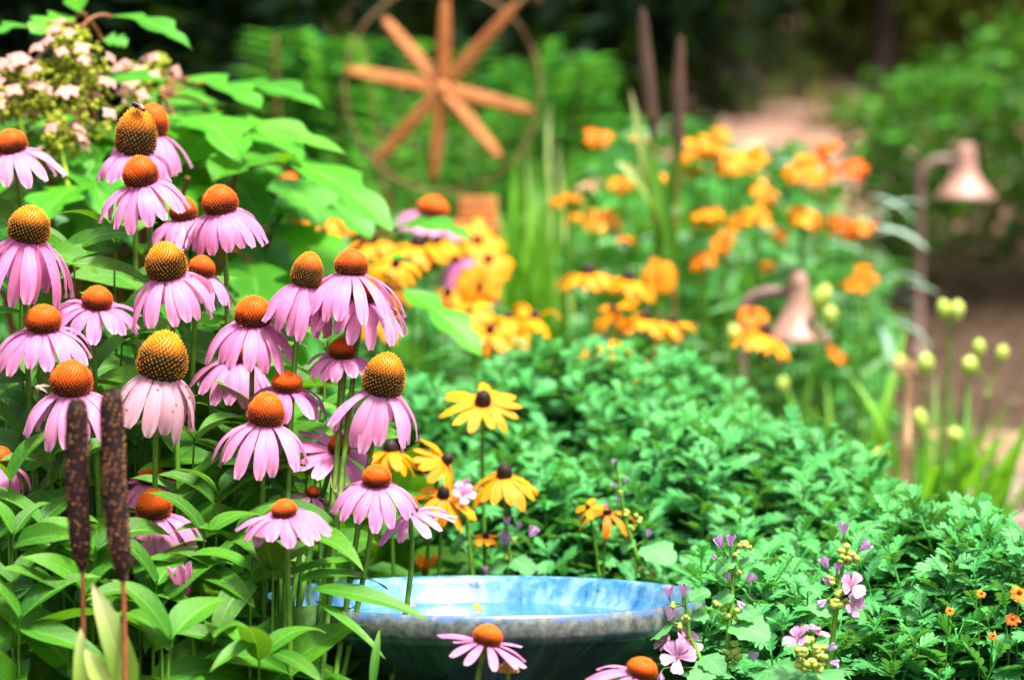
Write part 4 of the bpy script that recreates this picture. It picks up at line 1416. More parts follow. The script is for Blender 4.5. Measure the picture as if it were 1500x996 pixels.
for (px, py, r_, ck, lab) in RB:
    d = 5.0 + rng.uniform(0, 0.35) if px < 1240 else 5.0 + rng.uniform(0, 0.3)
    if py > 340:
        d = 4.9 + rng.uniform(0, 0.2)
    mat = {'y': 'yellow', 'o': 'orange', 'r': 'red_orange', 'p': 'peach'}[ck]
    susan(px, py, d, r_ * 0.45, r_ * 1.12, -6, 62, (rng.uniform(-0.5, 0.5), rng.uniform(0.05, 0.8), 0.8), 12, lab, mat, W=r_ * 0.62, jit=0.32, group=GROUP_B, nleaf=3, name="rear_bloom", cat="flower", cone_col=(0.55, 0.15, 0.01), dh=0.5, miss=((2,), (5, 6), (), (9,))[int(rng.integers(4))])
for (px, py, r_, ck, lab) in ((1438, 868, 7, 'o', "tiny orange bloom among the lower right chrysanthemum leaves, left of three"),
                              (1484, 905, 11, 'r', "tiny red orange bloom at the right edge, lower one"), (1494, 866, 14, 'o', "orange bloom cut by the right edge above the red orange one"),
                              (1455, 930, 7, 'r', "tiny red orange bloom lowest near the right edge"), (1075, 585, 9, 'y', "tiny yellow bloom at the chrysanthemum bed's far edge"),
                              (1392, 893, 7, 'o', "tiny orange bloom farthest from the right edge, among chrysanthemum leaves")):
    susan(px, py, 3.0 if px > 1300 else 4.3, r_ * 0.6, r_ * 0.9, 0, 40, (0.1, 0.7, 0.6), 9, lab, {'y': 'yellow', 'o': 'orange', 'r': 'red_orange'}[ck], W=r_ * 0.6, group="tiny blooms in the chrysanthemum bed", nleaf=0, sr=0.4, name="small_bloom", cat="flower", cone_col=(0.5, 0.14, 0.01))

# ------------------------------------------------------------------ wooden wheel on its stand
WD = 5.6
hub = at(648, 130, WD)
t = thing("garden_wheel", "reddish wooden eight spoked garden wheel with a thin metal ring", "wheel", hub)
s = K * WD
ends = [(652, -2), (562, 28), (756, 6), (508, 103), (780, 163), (546, 242), (634, 262), (732, 230)]
for k, (ex, ey) in enumerate(ends):
    e = at(ex, ey, WD + (0.02 if ex < 648 else -0.02))
    d = e - hub
    L = np.linalg.norm(d)
    g = Geo()
    ts = [0.04, 0.10, 0.5, 0.84, 0.96, 1.0]
    hw = np.array([8, 10, 9.5, 7.5, 5.5, 4.2]) * s
    th = np.array([6, 8, 8, 7, 6, 5]) * s * 0.9
    M4 = frame(hub, d, (0.25, -1, 0.1))
    V = []
    ch = 0.25
    for tt, a, b in zip(ts, hw, th):
        for (xx, zz) in ((-a, -b * (1 - ch)), (-a * (1 - ch), -b), (a * (1 - ch), -b), (a, -b * (1 - ch)), (a, b * (1 - ch)), (a * (1 - ch), b), (-a * (1 - ch), b), (-a, b * (1 - ch))):
            V.append((xx, tt * L, zz))
    V = np.array(V)
    Q = grid_faces(len(ts) - 1, 8, True)
    n = len(V)
    V = np.concatenate([V, [(0, ts[0] * L, 0), (0, L, 0)]])
    T = [(n, (j + 1) % 8, j) for j in range(8)] + [(n + 1, n - 8 + j, n - 8 + (j + 1) % 8) for j in range(8)]
    c = rng.uniform(0.8, 1.1)
    g.add(V @ M4[:3, :3].T + M4[:3, 3], Q, T, None, np.tile((c, c, c), (len(V), 1)))
    g.build("spoke", M['wood'], t, smooth=False)
g = Geo()
Mh = axis_frame(hub, (0.2, -1, 0.15))
g.add_geo(lathe([(0.0002, -0.012), (0.010, -0.012), (0.013, -0.008), (0.013, 0.008), (0.011, 0.011), (0.006, 0.013), (0.0002, 0.014)], 18), Mh)
g.build("hub", M['wood'], t)
rr = 144 * s
a = np.linspace(0, 2 * np.pi, 73)[:-1]
ring = hub + np.array((0, 0.015, 0)) + rr * (np.cos(a)[:, None] * unit((1, 0.05, -0.02)) + 1.05 * np.sin(a)[:, None] * np.array((0, 0.05, 1)))
ring = np.concatenate([ring, ring[:1]])
g = Geo()
g.add_geo(tube(ring, 0.0030, 8, False))
g.build("ring", M['iron'], t)
g = Geo()
g.add_geo(tube([at(740, 22, WD + 0.01), at(770, -2, WD), at(800, -24, WD - 0.02)], 0.0055, 8))
g.add_geo(ball(at(786, -2, WD), 0.012))
g.build("rod", M['iron'], t)

zb = ground_z(X(700, WD), WD)
t = thing("wooden_stand", "stepped reddish wooden stand under the wheel, mostly behind yellow flowers", "stand", (X(700, WD), WD, zb))
for (x0, x1, y0, y1, dep) in ((672, 729, 288, 322, 0.10), (655, 736, 324, 346, 0.14)):
    A, B = at(x0, y1, WD), at(x1, y0, WD)
    g = Geo()
    g.add_geo(box((A + B) / 2 + (0, 0.03, 0), (B[0] - A[0], dep, B[2] - A[2]), None, 0.004))
    g.build("step", M['wood'], t, smooth=False)
for (xa, xb, yo) in ((727, 733, -0.03), (662, 655, -0.03), (727, 733, 0.09), (662, 655, 0.09)):
    p, q = at(xa, 346, WD), at(xb, 346, WD)
    p = p + (0, yo, -0.001); q = np.array((q[0], p[1], ground_z(q[0], p[1]) - 0.03))
    g = Geo()
    g.add_geo(tube([p, (p + q) / 2, q], 0.0105, 4), None, (0.95, 0.95, 0.95))
    g.build("leg", M['wood'], t, smooth=False)


# ------------------------------------------------------------------ path lamps
def path_lamp(px, py, d, w, h, pole_px, label, pole_top=None, flip=1):
    """py is the middle of the shade; the pole stands at pole_px and hooks over to the shade."""
    s = K * d
    c = at(px, py, d)
    px_x = at(pole_px, py, d)[0]
    z0 = ground_z(px_x, c[1])
    t = thing("path_lamp", label, "garden lamp", (px_x, c[1], z0), "copper path lamps")
    W, H = w * s / 2, h * s
    prof = [(W * 0.16, H * 0.50), (W * 0.24, H * 0.48), (W * 0.30, H * 0.40), (W * 0.34, H * 0.28), (W * 0.36, H * 0.12), (W * 0.42, -H * 0.02), (W * 0.58, -H * 0.17), (W * 0.80, -H * 0.31),
            (W * 0.97, -H * 0.42), (W * 1.0, -H * 0.46), (W * 0.99, -H * 0.49), (W * 0.94, -H * 0.47), (W * 0.76, -H * 0.34), (W * 0.52, -H * 0.19), (W * 0.36, -H * 0.05), (W * 0.30, H * 0.1)]
    prof = [(0.0002, H * 0.505)] + prof
    g = Geo()
    Mx = np.eye(4)
    Mx[:3, 3] = c
    g.add_geo(lathe(prof, 32), Mx)
    g.build("lamp_shade", M['copper'], t)
    g = Geo()
    g.add_geo(lathe([(0.0002, H * 0.08), (W * 0.16, H * 0.08), (W * 0.16, -H * 0.12), (W * 0.20, -H * 0.2), (W * 0.14, -H * 0.3), (0.0002, -H * 0.33)], 14), Mx)
    g.build("bulb", M['wing'], t)
    g = Geo()
    top = c[2] + H * 0.18
    sx = c[0] - px_x
    pts = np.concatenate([[(px_x, c[1], z0 - 0.06), (px_x, c[1], z0 + (top - z0) * 0.5)],
                          bezier((px_x, c[1], top - 0.045), (px_x, c[1], top), (px_x + sx * 0.3, c[1], top + 0.006), (c[0] - np.sign(sx) * W * 0.3, c[1], top + 0.004), 10)])
    g.add_geo(tube(pts, 0.0098 if w > 90 else 0.0105, 10))
    g.build("pole", M['bronze'], t)
    g = Geo()
    g.add_geo(lathe([(0.010, 0.0), (0.024, 0.001), (0.022, 0.014), (0.013, 0.03), (0.010, 0.03)], 16), np.array([[1, 0, 0, px_x], [0, 1, 0, c[1]], [0, 0, 1, z0], [0, 0, 0, 1.0]]))
    g.build("base", M['bronze'], t)


path_lamp(1414, 252, 6.8, 86, 82, 1347, "tall copper bell shaped path lamp on a hooked pole in front of the hedge")
path_lamp(1168, 450, 5.04, 96, 104, 1086, "low copper path lamp half hidden by yellow flowers and leaves")


# ------------------------------------------------------------------ millet
def millet(tip, foot, d, w, dark, stem_to, label, group, leaves=(), tan=0.4):
    s = K * d
    A, B = at(*tip, d), at(*foot, d)
    C_ = at(*stem_to, d)
    rt = np.array((C_[0], C_[1], ground_z(C_[0], C_[1])))
    t = thing("ornamental_millet", label, "millet", rt, group)
    ax = A - B
    L = np.linalg.norm(ax)
    n = 46
    tt = np.linspace(0, 1, n)
    prof = np.interp(tt, [0, .04, .10, .18, .5, .9, .97, 1], [.28, .42, .72, .92, 1.0, .98, .8, .4]) * w * s * 0.43 * (np.interp(tt, [0.5, 1], [1.1, 0.5]) if d > 4 else 1.0)
    bow = unit(np.cross(ax, (0, 1, 0))) * 0.002
    pts = B + tt[:, None] * ax + bow * np.sin(tt * np.pi)[:, None]
    g = Geo()
    V, Q, T, U, C = tube(pts, prof, 14)
    g.add(V, Q, T, U, np.tile(np.array(dark), (len(V), 1)))
    axu = unit(ax)
    x = unit(np.cross(axu, (0.1, 1, 0))); y = np.cross(axu, x)
    unit_seed = ball((0, 0, 0), 1.0, 6, 4, (0.8, 1.5, 0.8))
    for k in range(900):
        f = (k + 0.5) / 900
        a = k * 2.39996
        p = B + f * ax + bow * math.sin(f * math.pi) + np.interp(f, tt, prof) * 0.98 * (math.cos(a) * x + math.sin(a) * y)
        dd = unit(math.cos(a) * x + math.sin(a) * y + axu * 0.7 + rng.normal(size=3) * 0.35)
        r_ = rng.random()
        band = 0.5 + 0.5 * math.sin(f * 13 + a * 0.5 + 1.0)
        c = np.array(dark) * rng.uniform(0.6, 1.9)
        if r_ < tan * band * (0.6 if f < 0.12 else 1):
            c = np.array((0.50, 0.22, 0.07)) * rng.uniform(0.5, 1.1)
        g.add_geo(unit_seed, frame(p, dd, axu, w * s * rng.uniform(0.038, 0.06)), c)
        if k % 2 == 0:
            e = p + dd * w * s * rng.uniform(0.10, 0.2)
            xx = unit(np.cross(dd, axu)) * w * s * 0.012
            g.add([p + xx, p - xx, e], None, [(0, 1, 2)], None, c * 0.8)
    g.build("seed_spike", M['seed'], t)
    g = Geo()
    sp_ = bezier(B + ax * 0.02, B - ax * 0.15, C_ + np.array((0, 0, 0.06)), C_, 12)
    g.add_geo(tube(np.concatenate([sp_, [rt]]), np.concatenate([np.linspace(w * s * 0.085, w * s * 0.11, 12), [w * s * 0.12]]), 8))
    g.build("stem", M['red_stem'], t)
    for (p0, p1, Wp, bend, mat) in leaves:
        a, b = at(*p0), at(*p1)
        L2 = np.linalg.norm(b - a)
        g = Geo()
        g.add_geo(blade(L2 * 1.08, Wp * s, p_strap, nv=14, nu=4, bend=bend, fold=0.3, wave=0.03, lift=bend * 0.45), frame(a, b - a, (0.25, -1, 0.3)))
        g.build("leaf", M[mat], t)
    return t


GF, GRM = "dark millet spikes in the front left", "dark millet spikes in the rear bed"
millet((113, 585), (121, 836), 2.62, 38, (0.030, 0.012, 0.010), (122, 1030), "shorter dark millet spike at the front left, left of the pair", GF,
       [((118, 1010, 2.61), (118, 925, 2.61), 24, 0.3, 'lime'), ((160, 1015, 2.61), (126, 955, 2.60), 36, 0.5, 'lime')], 0.45)
millet((163, 570), (180, 850), 2.60, 40, (0.030, 0.012, 0.010), (183, 1040), "taller dark millet spike at the front left, right of the pair", GF,
       [((190, 1010, 2.62), (138, 862, 2.60), 46, 0.6, 'lime')], 0.7)
millet((941, 12), (958, 205), 4.9, 22, (0.075, 0.055, 0.042), (962, 420), "taller of the two blurred millet spikes in the rear bed", GRM,
       [((958, 330, 4.9), (925, 140, 4.85), 17, 0.2, 'lime'), ((962, 300, 4.9), (905, 240, 4.8), 34, 0.7, 'lime'), ((960, 380, 4.9), (990, 215, 4.85), 22, 0.3, 'strap')], 0.75)
millet((997, 55), (994, 230), 4.9, 21, (0.085, 0.060, 0.046), (988, 440), "shorter of the two blurred millet spikes in the rear bed", GRM,
       [((990, 400, 4.9), (950, 225, 4.85), 24, 0.4, 'strap')], 0.75)

# ------------------------------------------------------------------ oakleaf hydrangea
HYR = np.array((X(150, 3.9), 3.9, 0))
HYR[2] = ground_z(HYR[0], HYR[1])
t = thing("oakleaf_hydrangea", "oakleaf hydrangea with large lobed green leaves and pinkish panicles, upper left", "hydrangea", HYR)
g = Geo()
stems = []
for (px, py, d) in ((120, 40, 3.7), (128, 30, 3.75), (70, 150, 3.7), (235, 140, 3.8), (275, 260, 3.6), (345, 255, 3.8), (420, 300, 3.9), (500, 380, 3.95), (560, 440, 3.95), (60, 320, 3.7), (200, 380, 3.9), (300, 350, 4.0), (-40, 240, 3.7)):
    p = at(px, py, d)
    b0 = HYR + (rng.uniform(-0.08, 0.08), rng.uniform(-0.06, 0.06), 0)
    c = bezier(b0, b0 + (p - b0) * np.array((0.15, 0.15, 0.5)), b0 + (p - b0) * np.array((0.7, 0.7, 0.75)), p, 14)
    stems.append(c)
    g.add_geo(tube(c, np.linspace(0.0075, 0.003, 14), 7))
g.build("stems", M['brown_stem'], t)
SP = np.concatenate([c[3:] for c in stems])


def hleaf(base, tip, W, roll=0.0, bend=0.5, up=(0, -0.45, 1), tint=1.0):
    a, b = at(*base), at(*tip)
    L = np.linalg.norm(b - a) * 1.05
    g = Geo()
    u = unit(np.asarray(up, float) + RGT * roll)
    g.add_geo(blade(L, W * K * base[2], p_hyd, nv=20, nu=6, bend=bend, fold=0.14, wave=0.035, sweep=0.35, lift=bend * 0.45, twist=rng.normal() * 0.12), frame(a, b - a, u), (tint, tint, tint))
    ob = g.build("leaf", M['hyd_leaf'], t)
    k = np.argmin(np.linalg.norm(SP - a, axis=1))
    g = Geo()
    g.add_geo(tube(bezier(SP[k], SP[k] + (a - SP[k]) * 0.4 + (0, 0, 0.01), a - (b - a) * 0.08, a + (b - a) * 0.03, 7), 0.0022, 6))
    g.build("petiole", M['brown_stem'], sub(ob, t))
    return ob


# leaves that can be told apart in the photo: base, tip, width
for a in (((160, 24, 3.72), (278, 72, 3.66), 62, 0.2, 0.7), ((110, 26, 3.74), (48, 48, 3.7), 70, -0.2, 0.5), ((118, 20, 3.74), (92, -40, 3.74), 55, 0, 0.3),
          ((150, 60, 3.78), (185, 66, 3.78), 50, 0.2, 0.5), ((40, 40, 3.72), (-30, 55, 3.68), 60, -0.1, 0.5),
          ((128, 118, 3.8), (240, 122, 3.74), 66, 0.0, 0.3), ((275, 116, 3.88), (378, 158, 3.80), 88, 0.2, 0.5), ((330, 122, 3.95), (470, 160, 3.86), 74, 0.15, 0.5),
          ((258, 175, 3.80), (350, 235, 3.60), 120, 0.2, 0.6), ((300, 178, 3.85), (500, 225, 3.80), 70, 0.1, 0.4), ((345, 210, 3.85), (568, 335, 3.72), 118, 0.3, 0.6),
          ((330, 185, 3.86), (440, 235, 3.76), 90, 0.2, 0.5), ((405, 325, 3.9), (500, 410, 3.8), 90, 0.1, 0.4),
          ((590, 424, 3.80), (702, 520, 3.74), 74, 0.25, 0.5), ((578, 335, 3.9), (690, 352, 3.85), 58, 0.1, 0.9), ((545, 385, 3.95), (592, 382, 3.9), 46, 0.1, 0.5),
          ((360, 340, 3.95), (420, 470, 3.78), 150, 0.1, 0.4), ((330, 330, 4.0), (300, 470, 3.86), 130, -0.1, 0.4),
          ((90, 210, 3.75), (160, 320, 3.58), 130, 0.1, 0.5), ((60, 190, 3.76), (-30, 300, 3.6), 130, -0.2, 0.5), ((115, 180, 3.8), (175, 215, 3.72), 110, 0.2, 0.5),
          ((120, 270, 3.62), (60, 330, 3.5), 95, -0.1, 0.5), ((130, 285, 3.62), (95, 240, 3.66), 80, -0.1, 0.3), ((270, 255, 3.75), (262, 330, 3.6), 100, 0.0, 0.6),
          ((230, 220, 3.8), (290, 320, 3.66), 120, 0.2, 0.5), ((400, 260, 3.92), (470, 330, 3.84), 110, 0.2, 0.5), ((440, 270, 3.95), (540, 350, 3.86), 90, 0.2, 0.5)):
    hleaf(a[0], a[1], a[2], a[3], a[4])
for k in range(66):
    px, py = (rng.uniform(-40, 440), rng.uniform(150, 520)) if k < 46 else (rng.uniform(230, 480), rng.uniform(130, 300))
    d = rng.uniform(3.72, 4.1) if k < 46 else rng.uniform(3.9, 4.15)
    an = rng.uniform(-0.4, 3.5)
    ln = rng.uniform(90, 150)
    if px + ln * math.cos(an) > 260 and py < 120 + (px + ln * max(0, math.cos(an)) - 260) * 0.72:
        continue
    hleaf((px, py, d), (px + ln * math.cos(an), py + ln * abs(math.sin(an)) * 0.8, d - rng.uniform(0.06, 0.2)), rng.uniform(90, 140), rng.normal() * 0.2, rng.uniform(0.3, 0.8), tint=rng.uniform(0.6, 1.0))


g = Geo()
for m_ in range(4):
    g.add_geo(blade(1.0, 0.95, p_ovate, nv=5, nu=2, bend=0.5, fold=-0.1), frame((0, 0, 0.03 * m_), (math.cos(m_ * 1.57), math.sin(m_ * 1.57), 0), (0, 0, 1)))
FLORET = g.mesh("pink_floret", M['sepal'])


def panicle(p0, p1, R0, n, nsep, seed_):
    """Cone of little green yellow florets with broad pinkish sepals standing off it."""
    a, b = at(*p0), at(*p1)
    ax = b - a
    L = np.linalg.norm(ax)
    au = unit(ax)
    x = unit(np.cross(au, (0.1, 1, 0))); y = np.cross(au, x)
    g = Geo()
    fl = ball((0, 0, 0), 1.0, 6, 4)
    for k in range(n):
        f = rng.random() ** 0.8
        an = rng.uniform(0, 6.283)
        rr_ = R0 * (1 - f * 0.75) * math.sqrt(rng.uniform(0.15, 1)) * (0.75 + 0.4 * math.sin(an * 3 + f * 14))
        p = a + f * ax + rr_ * (math.cos(an) * x + math.sin(an) * y)
        v = rng.uniform(0.6, 1.15)
        g.add_geo(fl, frame(p, rng.normal(size=3), (0, 0, 1), rng.uniform(0.0022, 0.0042)), (v, v, v))
    g.add_geo(tube([a - au * 0.05, a, b], (0.003, 0.0025, 0.001), 6), None, (0.7, 0.9, 0.7))
    pn = g.build("panicle", M['floret'], t)
    for k in range(nsep):
        f = rng.random()
        an = rng.uniform(0, 6.283)
        rr_ = R0 * (1.12 - f * 0.7) * rng.uniform(0.85, 1.15)
        p = a + f * ax + rr_ * (math.cos(an) * x + math.sin(an) * y)
        nrm = unit(math.cos(an) * x + math.sin(an) * y + np.array((0, -0.2, 0.9)))
        q = unit(np.cross(nrm, rng.normal(size=3)))
        r2 = np.cross(nrm, q)
        sz = rng.uniform(0.0075, 0.011)
        part_copy("pink_floret", FLORET, sub(pn, t), frame(p, q, nrm, sz * 1.25))


panicle((85, 185, 3.66), (115, 48, 3.70), 0.078, 600, 44, 1)
panicle((30, 175, 3.64), (20, 90, 3.66), 0.05, 240, 28, 2)
panicle((190, 145, 3.84), (245, 88, 3.86), 0.040, 180, 26, 3)
panicle((92, 230, 3.62), (80, 165, 3.64), 0.03, 120, 9, 4)

# ------------------------------------------------------------------ bird bath
BC = at(710, 872, 3.08)
BR = 322 * K * 3.08
gz = ground_z(BC[0], BC[1])
t = thing("bird_bath", "round blue glazed ceramic bird bath bowl holding shallow water", "bird bath", (BC[0], BC[1], gz))
tl = R(-1.7)                       # the bowl sits a little out of level
Mb = np.array([[1, 0, 0, BC[0]], [0, math.cos(tl), -math.sin(tl), BC[1]], [0, math.sin(tl), math.cos(tl), BC[2]], [0, 0, 0, 1.0]])
Rb = BR


def lathe_at(prof, seg, name, mat, parent):
    V, Q, T, U, C = lathe(prof, seg)
    me_g = Geo(); me_g.add(V, Q, T, U, C)
    o = bpy.data.objects.new(name, me_g.mesh(name, mat))
    COL.objects.link(o)
    o.parent = parent["ob"]
    Mm = Mb.copy(); Mm[:3, 3] -= parent["_o"]
    o.matrix_local = Matrix(Mm.tolist())
    return o


lathe_at([(0.0002, -0.088), (Rb * 0.36, -0.088), (Rb * 0.40, -0.086), (Rb * 0.55, -0.076), (Rb * 0.74, -0.058), (Rb * 0.88, -0.038), (Rb * 0.955, -0.0275), (Rb * 0.985, -0.024), (Rb * 1.0, -0.018), (Rb * 1.003, -0.006),
          (Rb * 0.998, -0.001), (Rb * 0.988, 0.001)], 128, "bowl", M['glaze_out'], t)
bi = lathe_at([(Rb * 0.9875, 0.0012), (Rb * 0.972, -0.0005), (Rb * 0.955, -0.006), (Rb * 0.925, -0.018), (Rb * 0.86, -0.032), (Rb * 0.7, -0.047), (Rb * 0.4, -0.058), (0.0002, -0.062)], 128, "basin", M['glaze_in'], t)
V, Q, T, U, C = lathe([(0.0002, -0.0295), (Rb * 0.4, -0.0295), (Rb * 0.868, -0.0295)], 96)
g = Geo(); g.add(V + BC, Q, None, U, C)
g.build("water", M['water'], t)
for k, (px, py) in enumerate(((640, 889), (706, 892), (600, 884))):
    # where the view through this point meets the water
    r0 = at(px, py, 1.0) - CAMP
    p = CAMP + r0 * ((BC[2] - 0.0285 - CAM_H) / r0[2])
    if math.hypot(p[0] - BC[0], p[1] - BC[1]) > Rb * 0.82:
        v_ = p - BC; v_[2] = 0
        p = BC + v_ / np.linalg.norm(v_) * Rb * 0.80; p[2] = BC[2] - 0.0285
    g = Geo()
    g.add_geo(blade(0.016, 0.008, p_ray, nv=6, nu=2, bend=-0.5, fold=-0.2), frame(p, (math.cos(k * 2.0), math.sin(k * 2.0), 0.02), (0, 0, 1)))
    tag(g.build("fallen_petal", M['yellow'], origin=p), "curled yellow petal floating on the water in the blue bird bath", "petal", "petals floating in the bird bath")
V, Q, T, U, C = lathe([(0.0002, BC[2] - 0.085 - gz), (0.07, BC[2] - 0.088 - gz), (0.062, BC[2] - 0.12 - gz), (0.055, 0.20), (0.06, 0.10), (0.085, 0.04), (0.10, 0.02), (0.10, -0.03), (0.0002, -0.03)], 40)
g = Geo(); g.add(V + np.array((BC[0], BC[1], gz)), Q, None, U, C)
g.build("pedestal", M['glaze_out'], t)

# ------------------------------------------------------------------ mallows
MALL = []
for k in range(4):
    gg = Geo()
    gg.add_geo(blade(1.0, 1.0, lambda v: np.interp(v, [0, .08, .16, .30, .42, .55, .66, .78, .88, .95, 1], [.25, .75, .98, .80, 1.0, .72, .80, .60, .44, .26, 0]), nv=14, nu=6, bend=rnd.uniform(0.4, 0.9), fold=0.12, wave=0.04, sweep=0.2))
    MALL.append(gg.mesh("mallow_leaf", M['mallow_leaf']))


def p_mal(v):
    return np.clip(0.22 + 1.1 * v, 0, 1) * np.where(v > 0.86, 1 - ((v - 0.86) / 0.14) ** 2 * 0.55, 1.0)


def mallow(path, label, flowers=(), buds=(), pods=(), leaves=(), group="mallow stalks at the lower right"):
    """path: (px,py,d) from the tip down."""
    P = np.array([at(*q) for q in path])
    rt = np.array((P[-1][0], P[-1][1], ground_z(P[-1][0], P[-1][1])))
    t = thing("mallow", label, "mallow", rt, group)
    g = Geo()
    c = bezier(P[0], P[0] * 0.6 + P[-1] * 0.4 + (0.004, 0, 0), P[0] * 0.3 + P[-1] * 0.7, P[-1], 12)
    if len(P) > 2:
        c = np.concatenate([bezier(P[0], P[0] * 0.67 + P[1] * 0.33, P[0] * 0.33 + P[1] * 0.67, P[1], 8), bezier(P[1], P[1] * 0.67 + P[2] * 0.33, P[1] * 0.33 + P[2] * 0.67, P[2], 8)[1:]])
    g.add_geo(tube(np.concatenate([c, [rt]]), np.linspace(0.0013, 0.0034, len(c) + 1), 7))

    def near(p):
        return c[np.argmin(np.linalg.norm(c - p, axis=1))]
    for (px, py, d, r_, ax) in flowers:
        p = at(px, py, d)
        a = unit(RGT * ax[0] + np.array((0, -1.0, 0)) * ax[1] + np.array((0, 0, 1.0)) * ax[2])
        q = near(p - (0, 0, 0.01))
        g.add_geo(tube(bezier(q, q + (p - q) * 0.4, p - a * 0.012, p - a * 0.002, 7), 0.0009, 5))
        f = Geo()
        f.add_geo(rays(5, 0.0012, r_ * K * d, r_ * 0.80 * K * d, -38, 2, 0.12, (), rng.uniform(0, 1), p_mal, -0.1, 0.06), axis_frame(p, a))
        fo = f.build("flower", M['mallow'], t)
        s_ = Geo()
        s_.add_geo(tube([p, p + a * 0.003, p + a * 0.006], (0.0008, 0.0011, 0.0006), 6), None, (1, 1, 1))
        s_.build("stamen", M['sepal'], sub(fo, t))
    for (px, py, d, r_, dx, dz) in buds:
        p = at(px, py, d)
        dirv = unit((dx, -0.15, dz))
        q = near(p - (0, 0, 0.012))
        g.add_geo(tube(bezier(q, q + (p - q) * 0.4, p - dirv * 0.008, p, 6), 0.0008, 5))
        f = Geo()
        f.add_geo(rays(5, 0.0007, r_ * 1.5 * K * d, r_ * 0.8 * K * d, -72, -80, 0.06, (), rng.uniform(0, 1), p_mal, -0.35), axis_frame(p, dirv))
        f.build("bud", M['lilac'], t)
    for (px, py, d, r_) in pods:
        p = at(px, py, d)
        q = near(p)
        g.add_geo(tube([q, (p + q) / 2, p], 0.0008, 5))
        f = Geo()
        for m_ in range(6):
            dd = rng.normal(size=3)
            f.add_geo(ball(p + dd * r_ * K * d * 0.35, r_ * K * d * 0.52, 8, 5, (1, 1, 0.85)))
        f.build("seed_pod", M['pod'], t)
    g.build("stem", M['stem'], t)
    for (p0, p1, sc) in leaves:
        a, b = at(*p0), at(*p1)
        L = np.linalg.norm(b - a)
        part_copy("leaf", MALL[int(rng.integers(4))], t, frame(a, b - a, (0, -0.6, 1), L * sc))
    return t


D = 2.95
mallow([(1002, 855, D), (1010, 930, D), (1060, 1040, D - 0.02)], "mallow stalk with open striped flowers by the bath's right rim",
       [(992, 962, D - 0.02, 26, (0.05, 0.9, 0.25)), (1006, 940, D, 22, (0.5, 0.5, 0.5)), (973, 940, D, 17, (-0.7, 0.5, 0.4))],
       [(1000, 874, D, 13, 0.1, 1), (980, 874, D, 12, -0.1, 1), (980, 908, D, 14, 0.1, 0.8), (962, 902, D, 10, -0.8, 0.5), (968, 984, D, 8, 0, -1)],
       [(985, 888, D, 8), (1005, 905, D, 8), (995, 920, D, 8), (1045, 985, D, 12), (1080, 960, D, 10)],
       [((985, 915, D), (942, 925, D), 1.1), ((1012, 905, D), (1040, 895, D), 1.0), ((1030, 960, D - 0.02), (1065, 980, D - 0.04), 0.9), ((1040, 980, D - 0.03), (1010, 1000, D - 0.05), 0.9), ((1010, 880, D), (1036, 862, D), 1.1)])
mallow([(1078, 790, D + 0.02), (1072, 880, D), (1055, 1040, D)], "mallow stalk with two pink buds at its tip, between bath and lower right corner",
       [], [(1058, 802, D, 12, -0.4, 1), (1069, 800, D, 12, 0.1, 1), (1094, 852, D, 11, 0.7, 0.8), (1068, 850, D, 8, -0.3, 0.9), (1080, 880, D, 8, 0.4, -0.6), (1050, 818, D, 5, -0.6, 0.4), (1096, 955, D, 10, 0.7, -0.5)],
       [(1088, 795, D, 8), (1078, 812, D, 6), (1085, 838, D, 6), (1064, 892, D, 12), (1076, 900, D, 10), (1050, 885, D, 8), (1078, 950, D, 12), (1068, 958, D, 10), (1092, 800, D, 7)],
       [((1078, 820, D), (1050, 830, D), 1.2), ((1075, 870, D), (1045, 880, D), 1.2), ((1085, 830, D), (1105, 812, D), 0.9), ((1072, 915, D), (1130, 920, D - 0.03), 0.9), ((1075, 890, D), (1120, 905, D), 1.0), ((1110, 985, D), (1150, 970, D - 0.04), 1.0), ((1070, 985, D), (1030, 970, D - 0.03), 1.0)])
mallow([(1240, 790, D + 0.02), (1228, 870, D), (1205, 1040, D)], "mallow stalk with two pink flowers one above the other, lower right",
       [(1246, 858, D - 0.01, 22, (0.5, 0.75, 0.3)), (1248, 884, D - 0.01, 18, (0.5, 0.75, 0.1))],
       [(1236, 784, D, 13, 0, 1), (1260, 806, D, 12, 0.8, 0.7), (1212, 832, D, 11, -0.4, 1), (1226, 838, D, 9, 0.1, 0.9), (1216, 856, D, 9, -0.4, 0.6), (1210, 878, D, 9, -0.6, -0.4)],
       [(1240, 806, D, 12), (1246, 815, D, 11), (1232, 818, D, 9), (1216, 848, D, 9), (1228, 868, D, 11), (1222, 885, D, 12), (1236, 880, D, 8)],
       [((1235, 885, D), (1275, 905, D), 1.0), ((1222, 900, D), (1185, 880, D), 1.0)])
mallow([(1190, 925, D - 0.05), (1192, 970, D - 0.05), (1200, 1060, D - 0.05)], "mallow stalk with a dense cluster of green pods and pink flowers, near the bottom edge",
       [(1168, 936, D - 0.08, 20, (-0.5, 0.5, 0.6)), (1198, 930, D - 0.04, 18, (0.4, 0.1, 0.9)), (1186, 924, D - 0.04, 16, (0, 0.1, 1))],
       [(1212, 952, D - 0.06, 9, 0.6, 0.5), (1215, 970, D - 0.06, 9, 0.9, -0.1), (1152, 985, D - 0.06, 11, -0.2, -0.8)],
       [(1184, 940, D - 0.08, 11), (1176, 955, D - 0.09, 12), (1194, 952, D - 0.09, 12), (1188, 970, D - 0.1, 13), (1204, 962, D - 0.08, 11), (1174, 972, D - 0.08, 11), (1205, 978, D - 0.08, 10)],
       [((1190, 985, D - 0.06), (1235, 1005, D - 0.09), 1.0), ((1180, 985, D - 0.06), (1130, 996, D - 0.09), 0.9)])
D = 3.36
